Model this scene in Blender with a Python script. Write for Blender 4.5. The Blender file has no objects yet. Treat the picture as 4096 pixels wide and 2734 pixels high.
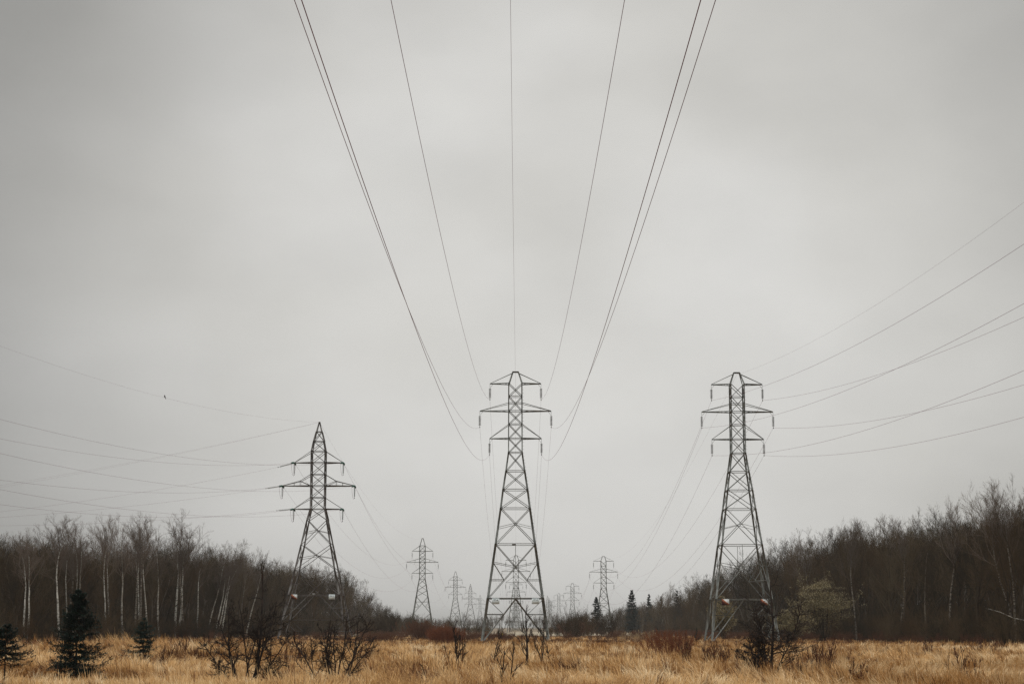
import bpy, math, random
import numpy as np
from mathutils import Vector, Matrix

sc = bpy.context.scene
COL = sc.collection
R = math.radians

# ------------------------------------------------------------------ camera
F_PX, EYE, TILT = 7300.0, 1.65, math.atan(1140 / 7300)
cam_d = bpy.data.cameras.new("camera")
cam_d.sensor_width = 36.0
cam_d.lens = 36.0 * F_PX / 4096.0
cam_d.clip_start = 0.5
cam_d.clip_end = 20000
cam = bpy.data.objects.new("camera", cam_d)
COL.objects.link(cam)
cam.location = (0, 0, EYE)
cam.rotation_euler = (math.pi / 2 + TILT, 0, 0)
sc.camera = cam

# ------------------------------------------------------------------ sky
SUN_EL, SUN_AZ = R(52), R(200)
world = bpy.data.worlds.new("World")
sc.world = world
world.use_nodes = True


class N:
    """small node-tree helper"""
    def __init__(s, nt):
        s.t = nt; s.n = nt.nodes; s.l = nt.links
    def new(s, typ, **kw):
        nd = s.n.new(typ)
        for k, v in kw.items():
            setattr(nd, k, v)
        return nd
    def put(s, sock, v):
        if isinstance(v, bpy.types.NodeSocket):
            s.l.new(v, sock)
        else:
            sock.default_value = v
    def math(s, op, a, b=0.0, clamp=False):
        nd = s.new("ShaderNodeMath", operation=op, use_clamp=clamp)
        s.put(nd.inputs[0], a); s.put(nd.inputs[1], b)
        return nd.outputs[0]
    def range(s, v, a, b, c, d, smooth=True):
        nd = s.new("ShaderNodeMapRange", interpolation_type='SMOOTHSTEP' if smooth else 'LINEAR')
        for i, q in enumerate((v, a, b, c, d)):
            s.put(nd.inputs[i], q)
        return nd.outputs[0]
    def noise(s, vec, scale, detail=3, rough=.55, dims='3D'):
        nd = s.new("ShaderNodeTexNoise")
        if vec is not None:
            s.put(nd.inputs['Vector'], vec)
        nd.inputs['Scale'].default_value = scale
        nd.inputs['Detail'].default_value = detail
        nd.inputs['Roughness'].default_value = rough
        return nd.outputs[0]
    def mapping(s, vec, scale, loc=(0, 0, 0)):
        nd = s.new("ShaderNodeMapping")
        s.put(nd.inputs[0], vec)
        nd.inputs['Scale'].default_value = scale
        nd.inputs['Location'].default_value = loc
        return nd.outputs[0]
    def mix(s, f, a, b):
        nd = s.new("ShaderNodeMix", data_type='RGBA')
        s.put(nd.inputs[0], f)
        for i, v in ((6, a), (7, b)):
            if not isinstance(v, bpy.types.NodeSocket):
                v = (*v, 1.0) if len(v) == 3 else v
            s.put(nd.inputs[i], v)
        return nd.outputs[2]
    def ramp(s, f, stops):
        nd = s.new("ShaderNodeValToRGB")
        s.put(nd.inputs[0], f)
        el = nd.color_ramp.elements
        while len(el) < len(stops):
            el.new(.5)
        for e, (p, c) in zip(el, stops):
            e.position = p; e.color = (*c, 1)
        return nd.outputs[0]


w = N(world.node_tree)
w.n.clear()
wout = w.new("ShaderNodeOutputWorld")
wbg = w.new("ShaderNodeBackground")
w.l.new(wbg.outputs[0], wout.inputs[0])
sky = w.new("ShaderNodeTexSky", sky_type='NISHITA')
sky.sun_disc = False
sky.sun_elevation = SUN_EL
sky.sun_rotation = SUN_AZ
sky.dust_density = 4.0
tc = w.new("ShaderNodeTexCoord").outputs['Generated']
sep = w.new("ShaderNodeSeparateXYZ"); w.l.new(tc, sep.inputs[0])
el = sep.outputs[2]
# the overcast: grey cloud deck, thinner (brighter) overhead, soft streaks
zen = w.range(el, .36, .85, 1.0, 2.75)
low = w.range(el, -.02, .16, .86, 1.0)
dotn = w.new("ShaderNodeVectorMath", operation='DOT_PRODUCT')
w.l.new(tc, dotn.inputs[0])
gx, gz = .05, .17
gl = math.sqrt(1 + gx * gx + gz * gz)
dotn.inputs[1].default_value = (gx / gl, 1 / gl, gz / gl)
lens_falloff = w.range(dotn.outputs['Value'], .935, .996, .56, 1.0)  # lens darkening towards the frame edges, put into the sky's brightness
streak = w.noise(w.mapping(tc, (2.6, 2.6, 3.6), (3.1, .4, 1.2)), 1.25, 3, .5)
streak2 = w.noise(w.mapping(tc, (4.0, 4.0, 7.0), (7.7, 2.4, .2)), 2.4, 4, .5)
cl = w.math('ADD', .77, w.math('ADD', w.math('MULTIPLY', w.range(streak, .25, .75, 0, 1), .24), w.math('MULTIPLY', w.range(streak2, .25, .75, 0, 1), .08)))
lum = w.math('MULTIPLY', w.math('MULTIPLY', zen, low), w.math('MULTIPLY', lens_falloff, cl))
lum = w.math('MULTIPLY', lum, .735)
vm = w.new("ShaderNodeVectorMath", operation='SCALE')
tone = w.mix(w.range(streak, .35, .65, 0, 1), (1.0, .98, .925), (1.0, .987, .952))
w.l.new(tone, vm.inputs[0]); w.l.new(lum, vm.inputs['Scale'])
nsc = w.new("ShaderNodeVectorMath", operation='SCALE')
w.l.new(sky.outputs[0], nsc.inputs[0]); nsc.inputs['Scale'].default_value = .08
addn = w.mix(.95, nsc.outputs[0], vm.outputs[0])
w.l.new(addn, wbg.inputs[0])
wbg.inputs[1].default_value = 1.0

sun_d = bpy.data.lights.new("sun", 'SUN')
sun_d.energy = 0.7
sun_d.angle = R(25)
sun_d.color = (1, .97, .92)
sun = bpy.data.objects.new("sun", sun_d)
COL.objects.link(sun)
sdir = Vector((math.sin(SUN_AZ) * math.cos(SUN_EL), math.cos(SUN_AZ) * math.cos(SUN_EL), math.sin(SUN_EL)))
sun.rotation_euler = sdir.to_track_quat('Z', 'Y').to_euler()

sc.view_settings.view_transform = 'Standard'
sc.view_settings.look = 'None'
sc.view_settings.exposure = 0
sc.view_settings.gamma = 1
sc.cycles.max_bounces = 5
sc.cycles.diffuse_bounces = 2
sc.cycles.glossy_bounces = 2
sc.cycles.transparent_max_bounces = 8
sc.cycles.volume_bounces = 0
sc.cycles.use_denoising = True
sc.cycles.denoiser = 'OPENIMAGEDENOISE'
sc.cycles.denoising_prefilter = 'NONE'
sc.cycles.pixel_filter_type = 'BLACKMAN_HARRIS'

# ------------------------------------------------------------------ helpers
CT, ST = math.cos(TILT), math.sin(TILT)


def at(px, py, Y):
    """the world point at distance Y that the photograph shows at pixel (px, py)"""
    a, b = (px - 2048) / F_PX, (1367 - py) / F_PX
    d = (a, CT - b * ST, ST + b * CT)
    return (d[0] / d[1] * Y, Y, EYE + d[2] / d[1] * Y)


def xat(px, Y, py=2530):
    return at(px, py, Y)[0]


def tag(o, label=None, cat=None, group=None, kind=None):
    if label: o['label'] = label
    if cat: o['category'] = cat
    if group: o['group'] = group
    if kind: o['kind'] = kind
    return o


def empty(name, loc=(0, 0, 0), rz=0, label=None, cat=None, group=None):
    o = bpy.data.objects.new(name, None)
    o.empty_display_size = .3
    COL.objects.link(o)
    o.location = loc
    o.rotation_euler = (0, 0, rz)
    return tag(o, label, cat, group)


def mesh_np(name, V, Fq, mats, mi=None, smooth=False, attr=None):
    me = bpy.data.meshes.new(name)
    V = np.asarray(V, np.float32); Fq = np.asarray(Fq, np.int32)
    k = Fq.shape[1]
    me.vertices.add(len(V)); me.vertices.foreach_set('co', V.ravel())
    me.loops.add(Fq.size); me.loops.foreach_set('vertex_index', Fq.ravel())
    me.polygons.add(len(Fq))
    me.polygons.foreach_set('loop_start', np.arange(0, Fq.size, k, dtype=np.int32))
    me.polygons.foreach_set('loop_total', np.full(len(Fq), k, np.int32))
    if mi is not None:
        me.polygons.foreach_set('material_index', np.asarray(mi, np.int32))
    if smooth:
        me.polygons.foreach_set('use_smooth', np.ones(len(Fq), bool))
    for m in mats:
        me.materials.append(m)
    if attr is not None:
        for an, av in attr.items():
            a = me.attributes.new(an, 'FLOAT', 'POINT')
            a.data.foreach_set('value', np.asarray(av, np.float32))
    me.update(calc_edges=True)
    return me


def link(name, me, parent=None, loc=None):
    o = bpy.data.objects.new(name, me)
    COL.objects.link(o)
    if parent: o.parent = parent
    if loc: o.location = loc
    return o


def copy_tree(o, parent=None):
    c = o.copy()
    COL.objects.link(c)
    c.parent = parent
    for ch in o.children:
        copy_tree(ch, c)
    return c


def norm(a):
    return a / np.maximum(np.linalg.norm(a, axis=-1, keepdims=True), 1e-9)


def frames(d):
    ref = np.where(np.abs(d[:, 2:3]) > .95, np.array([[1., 0, 0]]), np.array([[0, 0, 1.]]))
    u = norm(np.cross(d, ref)); v = np.cross(d, u)
    return u, v


def tubes(P0, R0, P1, R1, sides=3):
    """frustums as one array of vertices and quads"""
    P0, P1 = np.asarray(P0, float), np.asarray(P1, float)
    R0, R1 = np.asarray(R0, float), np.asarray(R1, float)
    n = len(P0)
    u, v = frames(norm(P1 - P0))
    a = np.arange(sides) * 2 * np.pi / sides
    c, s = np.cos(a)[None, :, None], np.sin(a)[None, :, None]
    ring = u[:, None] * c + v[:, None] * s
    A = P0[:, None] + ring * R0[:, None, None]
    B = P1[:, None] + ring * R1[:, None, None]
    V = np.concatenate([A, B], 1).reshape(-1, 3)
    i = np.arange(sides); j = (i + 1) % sides
    q = np.stack([i, j, j + sides, i + sides], 1)
    Fq = (q[None] + (np.arange(n) * 2 * sides)[:, None, None]).reshape(-1, 4)
    return V, Fq


def angles(P0, P1, W, T=None):
    """steel angle sections (L profile) between pairs of points"""
    P0, P1 = np.asarray(P0, float), np.asarray(P1, float)
    W = np.broadcast_to(np.asarray(W, float), (len(P0),))
    T = W * .16
    u, v = frames(norm(P1 - P0))
    z = np.zeros_like(W)
    prof = np.stack([np.stack([z, z], 1), np.stack([W, z], 1), np.stack([W, T], 1), np.stack([T, T], 1),
                     np.stack([T, W], 1), np.stack([z, W], 1)], 1) - (W * .35)[:, None, None]
    off = u[:, None] * prof[..., :1] + v[:, None] * prof[..., 1:]
    V = np.concatenate([P0[:, None] + off, P1[:, None] + off], 1).reshape(-1, 3)
    i = np.arange(6); j = (i + 1) % 6
    q = np.stack([i, j, j + 6, i + 6], 1)
    q = np.concatenate([q, [[0, 1, 2, 3], [0, 3, 4, 5], [6, 9, 8, 7], [6, 11, 10, 9]]])
    Fq = (q[None] + (np.arange(len(P0)) * 12)[:, None, None]).reshape(-1, 4)
    return V, Fq


def join(parts):
    Vs, Fs, o = [], [], 0
    for V, Fq in parts:
        Vs.append(V); Fs.append(np.asarray(Fq) + o); o += len(V)
    return np.concatenate(Vs), np.concatenate(Fs)


def boxq(x0, x1, y0, y1, z0, z1):
    V = np.array([[x, y, z] for z in (z0, z1) for y in (y0, y1) for x in (x0, x1)], float)
    return V, np.array([[0, 2, 3, 1], [4, 5, 7, 6], [0, 1, 5, 4], [2, 6, 7, 3], [0, 4, 6, 2], [1, 3, 7, 5]])


def lathe(prof, sides, M=None):
    """prof: list of (r, z)"""
    a = np.arange(sides) * 2 * np.pi / sides
    V = np.concatenate([np.stack([r * np.cos(a), r * np.sin(a), np.full(sides, z)], 1) for r, z in prof])
    i = np.arange(sides); j = (i + 1) % sides
    Fq = np.concatenate([np.stack([i, j, j + sides, i + sides], 1) + k * sides for k in range(len(prof) - 1)])
    if M is not None:
        V = V @ np.array(M.to_3x3()).T + np.array(M.translation)
    return V, Fq


def vnoise(x, y, scale, seed=0):
    rs = np.random.RandomState(seed)
    g = rs.rand(256, 256)
    x = np.asarray(x) / scale + 1000.3; y = np.asarray(y) / scale + 1000.7
    xi, yi = np.floor(x).astype(int), np.floor(y).astype(int)
    fx, fy = x - xi, y - yi
    fx, fy = fx * fx * (3 - 2 * fx), fy * fy * (3 - 2 * fy)
    a = g[xi & 255, yi & 255]; b = g[(xi + 1) & 255, yi & 255]
    c = g[xi & 255, (yi + 1) & 255]; d = g[(xi + 1) & 255, (yi + 1) & 255]
    return (a * (1 - fx) + b * fx) * (1 - fy) + (c * (1 - fx) + d * fx) * fy


def ground_z(x, y):
    x = np.asarray(x, float); y = np.asarray(y, float)
    z = (vnoise(x, y, 9, 3) - .5) * .30 + (vnoise(x, y, 3.1, 4) - .5) * .14 + (vnoise(x, y, 34, 5) - .5) * .35
    fade = np.clip((210 - y) / 90, 0, 1) * np.clip((130 - np.abs(x)) / 40, 0, 1) * np.clip((y - 3) / 25, 0, 1)
    return z * fade


def gz(x, y):
    return float(ground_z(np.array([x]), np.array([y]))[0])


# ------------------------------------------------------------------ materials
def material(name, build, rough=.8, metallic=0.0, spec=.3):
    m = bpy.data.materials.new(name)
    m.use_nodes = True
    n = N(m.node_tree)
    b = m.node_tree.nodes['Principled BSDF']
    b.inputs['Roughness'].default_value = rough
    b.inputs['Metallic'].default_value = metallic
    b.inputs['Specular IOR Level'].default_value = spec
    c = build(n)
    if isinstance(c, tuple):
        b.inputs['Base Color'].default_value = (*c, 1)
    else:
        n.l.new(c, b.inputs['Base Color'])
    return m


def objc(n):
    return n.new("ShaderNodeTexCoord").outputs['Object']


def geo_pos(n):
    return n.new("ShaderNodeNewGeometry").outputs['Position']


def rnd(n):
    return n.new("ShaderNodeObjectInfo").outputs['Random']


def noisy(a, b, scale=3.0, sc3=(1, 1, 1), lo=.35, hi=.65):
    def f(n):
        k = n.noise(n.mapping(objc(n), sc3), scale, 4)
        return n.mix(n.range(k, lo, hi, 0, 1), a, b)
    return f


def attr_ramp(stops, name='tint'):
    def f(n):
        a = n.new("ShaderNodeAttribute", attribute_name=name)
        return n.ramp(a.outputs['Fac'], stops)
    return f


M = {}
M['steel'] = material('galvanised_steel', noisy((.12, .13, .122), (.24, .25, .235), 1.7), .55, .25, .5)
M['steel_dark'] = material('weathered_steel', noisy((.085, .072, .066), (.20, .19, .18), 1.3), .6, .25, .4)
M['wire'] = material('aluminium_cable', lambda n: (.17, .026, .07), .5, .1)
M['disc'] = material('insulator_glass', noisy((.03, .03, .028), (.07, .065, .06), 9), .3, 0, .5)
M['disc_pale'] = material('insulator_pale', lambda n: (.16, .17, .15), .3, 0, .5)
M['disc_green'] = material('insulator_green', lambda n: (.012, .10, .07), .25, 0, .5)
M['plate'] = material('sign_white', noisy((.70, .78, .80), (.76, .85, .87), 5), .5)
M['ink_pale'] = material('faded_lettering', lambda n: (.40, .42, .40), .6)
M['ink'] = material('sign_lettering', lambda n: (.05, .05, .055), .6)
M['yellow'] = material('sign_yellow', noisy((.62, .52, .08), (.72, .62, .14), 6), .5)
M['wood_post'] = material('weathered_post', noisy((.05, .04, .028), (.10, .08, .06), 6, (3, 3, .4)), .9)


def stained(n):
    o = objc(n)
    s = n.new("ShaderNodeSeparateXYZ"); n.l.new(o, s.inputs[0])
    # rust and red paint run from the lower left corner
    t = n.math('ADD', n.math('ADD', n.math('MULTIPLY', s.outputs[0], 1.0), n.math('MULTIPLY', s.outputs[2], 1.25)),
               n.math('MULTIPLY', n.math('SUBTRACT', n.noise(n.mapping(o, (9, 1, 4)), 1.6, 4), .5), .55))
    return n.ramp(n.range(t, -.62, .30, 0, 1, False),
                  [(0, (.05, .014, .014)), (.42, (.09, .022, .016)), (.62, (.28, .075, .03)), (.80, (.44, .18, .08)), (.88, (.70, .74, .74))])


M['plate_stained'] = material('sign_rusted', stained, .6)


def bark(n):
    k = n.noise(n.mapping(geo_pos(n), (3, 3, .7)), 2.0, 3)
    a = n.mix(k, (.018, .013, .007), (.056, .043, .026))
    a = n.mix(n.range(rnd(n), .72, .95, 0, .8), a, (.20, .175, .14))
    return n.mix(n.math('MULTIPLY', n.math('FRACT', n.math('MULTIPLY', rnd(n), 7.3)), .5), a, (.075, .046, .027))


def twig(n):
    r = rnd(n)
    return n.ramp(r, [(0, (.022, .014, .006)), (.35, (.040, .025, .010)), (.7, (.078, .045, .017)), (1, (.105, .078, .042))])


def birch(n):
    k = n.noise(n.mapping(objc(n), (1.2, 1.2, 7)), 1.5, 4, .7)
    k2 = n.noise(n.mapping(objc(n), (1, 1, .8)), 1.2, 2)
    a = n.mix(n.range(k, .41, .52, 0, 1), (.05, .045, .038), (.60, .58, .52))
    return n.mix(n.range(k2, .40, .70, 0, .7), a, (.22, .20, .17))


M['bark'] = material('brown_bark', bark, .9)
M['twig'] = material('bare_twigs', twig, .85)
M['birch'] = material('white_bark', birch, .8)
M['birch_dull'] = material('dull_birch_bark', lambda n: n.mix(n.range(n.noise(n.mapping(objc(n), (1.2, 1.2, 5)), 1.7, 4, .7), .42, .58, 0, 1), (.035, .028, .022), (.24, .21, .17)), .85)
M['birch_twig'] = material('pale_twigs', lambda n: n.mix(rnd(n), (.10, .076, .058), (.18, .14, .11)), .85)
M['dark_twig'] = material('dark_twigs', noisy((.014, .011, .010), (.045, .030, .022), 6), .85)
M['red_twig'] = material('red_stems', attr_ramp([(0, (.065, .028, .015)), (.5, (.13, .056, .030)), (1, (.21, .115, .062))]), .85)
M['red_willow'] = material('red_willow_stems', attr_ramp([(0, (.10, .030, .014)), (.5, (.21, .070, .030)), (1, (.30, .13, .06))]), .85)
M['stalk'] = material('rust_stalks', noisy((.045, .020, .012), (.13, .050, .026), 3), .85)
M['catkin'] = material('catkins', attr_ramp([(0, (.17, .14, .075)), (1, (.44, .37, .21))]), .8)
M['needle'] = material('spruce_needles', attr_ramp([(0, (.006, .012, .010)), (.6, (.013, .027, .021)), (1, (.046, .086, .064))]), .7)
M['grass'] = material('dry_grass', attr_ramp([(0, (.075, .030, .012)), (.22, (.22, .095, .036)), (.45, (.54, .300, .105)), (.72, (.74, .48, .225)), (1, (.87, .67, .41))]), .75, 0, .25)
M['reed'] = material('reed_plumes', attr_ramp([(0, (.20, .13, .07)), (1, (.46, .36, .22))]), .85)


def soil(n):
    g = geo_pos(n)
    k = n.noise(g, .12, 4); k2 = n.noise(g, 1.4, 5)
    a = n.mix(k2, (.16, .095, .045), (.34, .225, .115))
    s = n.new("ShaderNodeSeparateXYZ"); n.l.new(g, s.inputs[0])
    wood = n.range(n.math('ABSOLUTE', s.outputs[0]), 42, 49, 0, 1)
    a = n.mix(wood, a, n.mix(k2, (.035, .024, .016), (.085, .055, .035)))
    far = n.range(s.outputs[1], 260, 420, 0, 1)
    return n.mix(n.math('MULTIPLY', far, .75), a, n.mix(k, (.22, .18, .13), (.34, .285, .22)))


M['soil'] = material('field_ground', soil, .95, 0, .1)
M['field'] = material('stubble_field', lambda n: n.mix(n.noise(n.mapping(geo_pos(n), (.01, .08, 1)), 1, 4), (.40, .34, .25), (.52, .45, .34)), .95, 0, .1)
M['road'] = material('gravel_road', lambda n: n.mix(n.noise(geo_pos(n), .6, 4), (.10, .09, .075), (.19, .165, .14)), .95, 0, .1)
M['bird'] = material('plumage', lambda n: (.03, .02, .02), .8)

# ------------------------------------------------------------------ ground
xs = np.unique(np.concatenate([np.linspace(-8000, -130, 12), np.arange(-130, 131, 2.0), np.linspace(130, 8000, 12)]))
ys = np.unique(np.concatenate([np.linspace(-2000, 0, 6), np.arange(0, 331, 2.0), np.linspace(330, 8000, 24)]))
GX, GY = np.meshgrid(xs, ys)
GV = np.stack([GX.ravel(), GY.ravel(), ground_z(GX.ravel(), GY.ravel())], 1)
nx, ny = len(xs), len(ys)
gi = (np.arange(ny - 1)[:, None] * nx + np.arange(nx - 1)[None]).ravel()
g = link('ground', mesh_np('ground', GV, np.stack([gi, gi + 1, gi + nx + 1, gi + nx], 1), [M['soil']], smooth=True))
tag(g, kind='structure')


def sheet(name, x0, x1, y0, y1, z, mat):
    n = 24
    X = np.linspace(x0, x1, n)
    V = np.concatenate([np.stack([X, y0 + np.sin(X * .013) * 2, np.full(n, z)], 1), np.stack([X, y1 + np.sin(X * .013) * 2, np.full(n, z)], 1)])
    i = np.arange(n - 1)
    o = link(name, mesh_np(name, V, np.stack([i, i + 1, i + 1 + n, i + n], 1), [mat]))
    return tag(o, kind='structure')


sheet('field', -170, 190, 372, 640, .02, M['field'])
sheet('road', -300, 300, 344, 353, .03, M['road'])
sheet('track', -300, 300, 364, 367, .03, M['road'])

# ------------------------------------------------------------------ towers
TYPES = {
    'A': dict(hw=[(0, .32), (1.43, .785), (9.69, .81), (11.91, 1.115), (14.12, 1.455), (16.34, 1.735), (20.57, 2.33), (26.9, 3.23), (32.5, 3.98)],
              X=[(1.43, 2.97), (2.97, 4.73), (4.73, 6.32), (6.32, 8.02), (8.02, 9.69), (9.69, 11.91), (11.91, 14.12), (14.12, 16.34)],
              hor=[2.97, 3.79, 4.73, 6.32, 8.02, 9.69, 11.91, 14.12, 16.34, 20.57],
              arms=[(1.43, 3.06, .1), (4.73, 4.27, 3.79), (8.02, 3.10, 6.36)], leg=.15, br=.07),
    'B': dict(hw=[(0, .05), (1.41, .39), (2.84, .74), (4.28, 1.0), (12.65, 1.0), (14.3, 1.4), (17.85, 2.09), (21.4, 2.83), (25, 3.6), (28.5, 4.28), (32, 5.0)],
              X=[(1.41, 2.84), (2.84, 4.28), (4.28, 5.93), (5.93, 7.65), (7.65, 9.29), (9.29, 11), (11, 12.65), (12.65, 14.3)],
              hor=[1.41, 2.84, 4.28, 5.93, 7.65, 9.29, 11, 12.65],
              arms=[(5.93, 3.56, 4.28), (9.29, 5.24, 7.65), (12.65, 3.56, 11)], leg=.18, br=.085),
    'C': dict(hw=[(0, .15), (2.23, .82), (12.2, .87), (13.9, 1.19), (15.6, 1.45), (17.4, 1.74), (22.4, 2.54), (27.7, 3.4), (29.5, 3.75)],
              X=[(2.23, 3.87), (3.87, 5.0), (5.0, 6.1), (6.1, 7.19), (7.19, 8.83), (8.83, 10.48), (10.48, 12.2), (12.2, 13.9), (13.9, 15.6), (15.6, 17.4)],
              hor=[2.23, 3.87, 6.1, 7.19, 8.83, 10.48, 12.2],
              arms=[(3.87, 3.13, 2.3), (7.19, 4.78, 6.1), (10.48, 3.13, 8.9)], leg=.17, br=.08),
}


def text_mesh(body, size, mat):
    cu = bpy.data.curves.new('lettering', 'FONT')
    cu.body = body; cu.size = size; cu.align_x = 'CENTER'; cu.align_y = 'CENTER'
    cu.offset = size * .03
    o = bpy.data.objects.new('tmp', cu)
    COL.objects.link(o)
    dg = bpy.context.evaluated_depsgraph_get()
    me = bpy.data.meshes.new_from_object(o.evaluated_get(dg))
    bpy.data.objects.remove(o); bpy.data.curves.remove(cu)
    me.transform(Matrix.Rotation(math.pi / 2, 4, 'X'))
    me.materials.clear(); me.materials.append(mat)
    me.name = 'lettering'
    return me


def string_mesh(n, pitch, rad, p, d, disc_mat, link_top=.35, link_bot=.25):
    """an insulator string from p along d: top link, n ribbed discs, clamp"""
    d = Vector(d).normalized()
    Mx = Matrix.Translation(Vector(p)) @ d.to_track_quat('Z', 'Y').to_matrix().to_4x4()
    parts, mi = [], []
    L = n * pitch
    V, Fq = lathe([(.018, 0), (.018, link_top), (.03, link_top), (.03, link_top + L), (.018, link_top + L), (.018, link_top + L + link_bot)], 6, Mx)
    parts.append((V, Fq)); mi += [0] * len(Fq)
    for i in range(n):
        z = link_top + (i + .5) * pitch
        V, Fq = lathe([(.03, z - .05), (rad * .55, z - .04), (rad, z), (rad * .97, z + .02), (.03, z + .02)], 8, Mx)
        parts.append((V, Fq)); mi += [1] * len(Fq)
    V, Fq = lathe([(.02, link_top + L + link_bot - .04), (.055, link_top + L + link_bot), (.055, link_top + L + link_bot + .12), (.02, link_top + L + link_bot + .16)], 6, Mx)
    parts.append((V, Fq)); mi += [0] * len(Fq)
    V, Fq = join(parts)
    end = Mx @ Vector((0, 0, link_top + L + link_bot + .06))
    return mesh_np('insulator_string', V, Fq, [M['steel'], disc_mat], mi, True), end


def make_tower(kind, loc, height, label, detail=True, rz=0.0):
    """height = top above the ground; returns root and a dict of wire attachment points (world)"""
    T = TYPES[kind]
    dd = [a for a, b in T['hw']]; hh = [b for a, b in T['hw']]
    hw = lambda d: float(np.interp(d, dd, hh))
    root = empty('transmission_tower', loc, rz, label, 'transmission tower', 'lattice towers along the power line corridor')
    steel = M['steel_dark'] if kind == 'B' else M['steel']
    lw, bw = T['leg'], T['br']
    thick = 1.0 if detail else 1.08

    def fp(k, u, d):
        h = hw(d); x, y = u, -h
        for _ in range(k):
            x, y = -y, x
        return (x, y, height - d)
    br = []      # (p0, p1, width)

    def face(u0, d0, u1, d1, wd=None):
        for k in range(4):
            br.append((fp(k, u0, d0), fp(k, u1, d1), wd or bw))

    def X(d0, d1):
        a, b = hw(d0), hw(d1)
        face(-a, d0, b, d1); face(a, d0, -b, d1)

    def hip(d0, d1):    # X with light ties from the legs to its crossing
        X(d0, d1)
        a, b = hw(d0), hw(d1)
        dc = d0 + (d1 - d0) * a / (a + b)
        dm = dc + .12 * (d1 - d0)
        face(-hw(dm), dm, 0, dc, bw * .7); face(hw(dm), dm, 0, dc, bw * .7)

    def hor(d, wd=None):
        face(-hw(d), d, hw(d), d, wd)
    base = height
    for a, b in T['X']:
        if b < base: X(a, b)
    for d in T['hor']:
        if d < base: hor(d, bw * 1.05)
    if kind == 'A':
        hip(16.34, 20.57)
        if height > 30:
            a, b = hw(20.57), hw(26.9)
            dc = 20.57 + 6.33 * a / (a + b)
            face(-a, 20.57, b, 26.9); face(a, 20.57, -b, 26.9)
            d1, d2 = 22.7, 24.75
            for s in (-1, 1):
                face(s * hw(d1), d1, 0, dc, bw * .8)
                uq = s * b * (d2 - dc) / (26.9 - dc)
                face(s * hw(d2), d2, uq, d2, bw * .9)
                face(s * hw(d1), d1, uq, d2, bw * .8)
                # inverted V below the beam with its struts
                H0, hb = height - .05, hw(height)
                uu = lambda d: s * (hb - .12) * (d - 26.95) / (H0 - 26.95)
                face(0, 26.95, uu(H0), H0, bw * 1.5)
                face(s * hw(28.75), 28.75, uu(28.75), 28.75, bw)
                face(s * hw(27), 27, uu(28.75), 28.75, bw * .8)
                face(s * hw(30.6), 30.6, uu(30.6), 30.6, bw)
                face(s * hw(28.75), 28.75, uu(30.6), 30.6, bw * .8)
            hor(26.9, bw * 1.4)
            for s, k in ((0, 0), (0, 2)):
                br.append((fp(k, 0, 20.57), fp(k, 0, dc), bw * .6))
        else:
            a, b = hw(20.57), hw(height)
            for s in (-1, 1):
                face(s * a, 20.57, 0, (20.57 + height) / 2 + .2)
                face(s * b, height - .05, 0, (20.57 + height) / 2 + .2)
            hor(height - 1.0 if height > 22.5 else height - .4)
    elif kind == 'B':
        hip(14.3, 17.85); hip(17.85, 21.4)
        face(-hw(21.4), 21.4, hw(28.5) * .98, min(28.5, height - .3)); face(hw(21.4), 21.4, -hw(28.5) * .98, min(28.5, height - .3))
        hor(25.0, bw * 1.3)
        for s in (-1, 1):
            face(s * hw(23.4), 23.4, s * hw(23.4) * .45, 23.4, bw * .7)
            face(s * hw(25), 25, s * hw(23.4) * .45, 23.4, bw * .7)
            face(s * hw(26.8), 26.8, s * hw(26.8) * .5, 26.8, bw * .8)
            face(s * hw(25.0), 25.1, s * hw(26.8) * .5, 26.8, bw * .7)
        if height > 30:
            hor(28.5, bw)
            for s in (-1, 1):
                face(s * hw(28.5), 28.5, s * hw(30) * .52, 30.1, bw * .8)
                face(s * hw(30.1), 30.1, s * hw(30.1) * .52, 30.1, bw * .8)
                face(s * hw(31.1), height - .1, s * hw(30) * .52, 30.1, bw * .9)
    else:
        X(17.4, 22.4); hor(19.0, bw * .8)
        for s in (-1, 1):
            face(s * hw(20.6), 20.6, s * hw(20.6) * .45, 20.4, bw * .7)
            face(s * hw(19.0), 19.0, s * hw(20.6) * .45, 20.4, bw * .7)
        X(22.4, min(27.2, height - .2))
        dc = 24.7
        for s in (-1, 1):
            face(s * hw(24.2), 24.2, 0, dc, bw * .8)
        if height > 27.8: hor(27.4)
        else: hor(26.0)
    # legs
    for sx in (-1, 1):
        for sy in (-1, 1):
            ds = [d for d in dd if 0 < d < base] + [base + .3]
            if kind == 'A': ds = ds
            pts = [(sx * hw(d), sy * hw(d), height - d) for d in ds]
            P0, P1 = pts[:-1], pts[1:]
            ww = [lw * (.85 + .75 * min(1, d / 30)) * thick for d in ds[:-1]]
            V, Fq = angles(P0, P1, ww)
            link('leg', mesh_np('leg', V, Fq, [steel]), root)
    # peak
    pk = []
    d1 = dd[1]
    h1 = hw(d1)
    tipx = {'A': .32, 'B': .04, 'C': .15}[kind]
    tipy = {'A': .22, 'B': .04, 'C': .06}[kind]
    for sx in (-1, 1):
        for sy in (-1, 1):
            pk.append(((sx * h1, sy * h1, height - d1), (sx * tipx, sy * tipy, height), lw * .8))
    pk.append(((-tipx - .06, -tipy, height), (tipx + .06, -tipy, height), .12))
    pk.append(((-tipx - .06, tipy, height), (tipx + .06, tipy, height), .12))
    V, Fq = angles([a for a, b, c in pk], [b for a, b, c in pk], [c * thick for a, b, c in pk])
    link('peak', mesh_np('peak', V, Fq, [steel]), root)
    V, Fq = angles([a for a, b, c in br], [b for a, b, c in br], [c * thick for a, b, c in br])
    link('bracing', mesh_np('bracing', V, Fq, [steel]), root)
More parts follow.
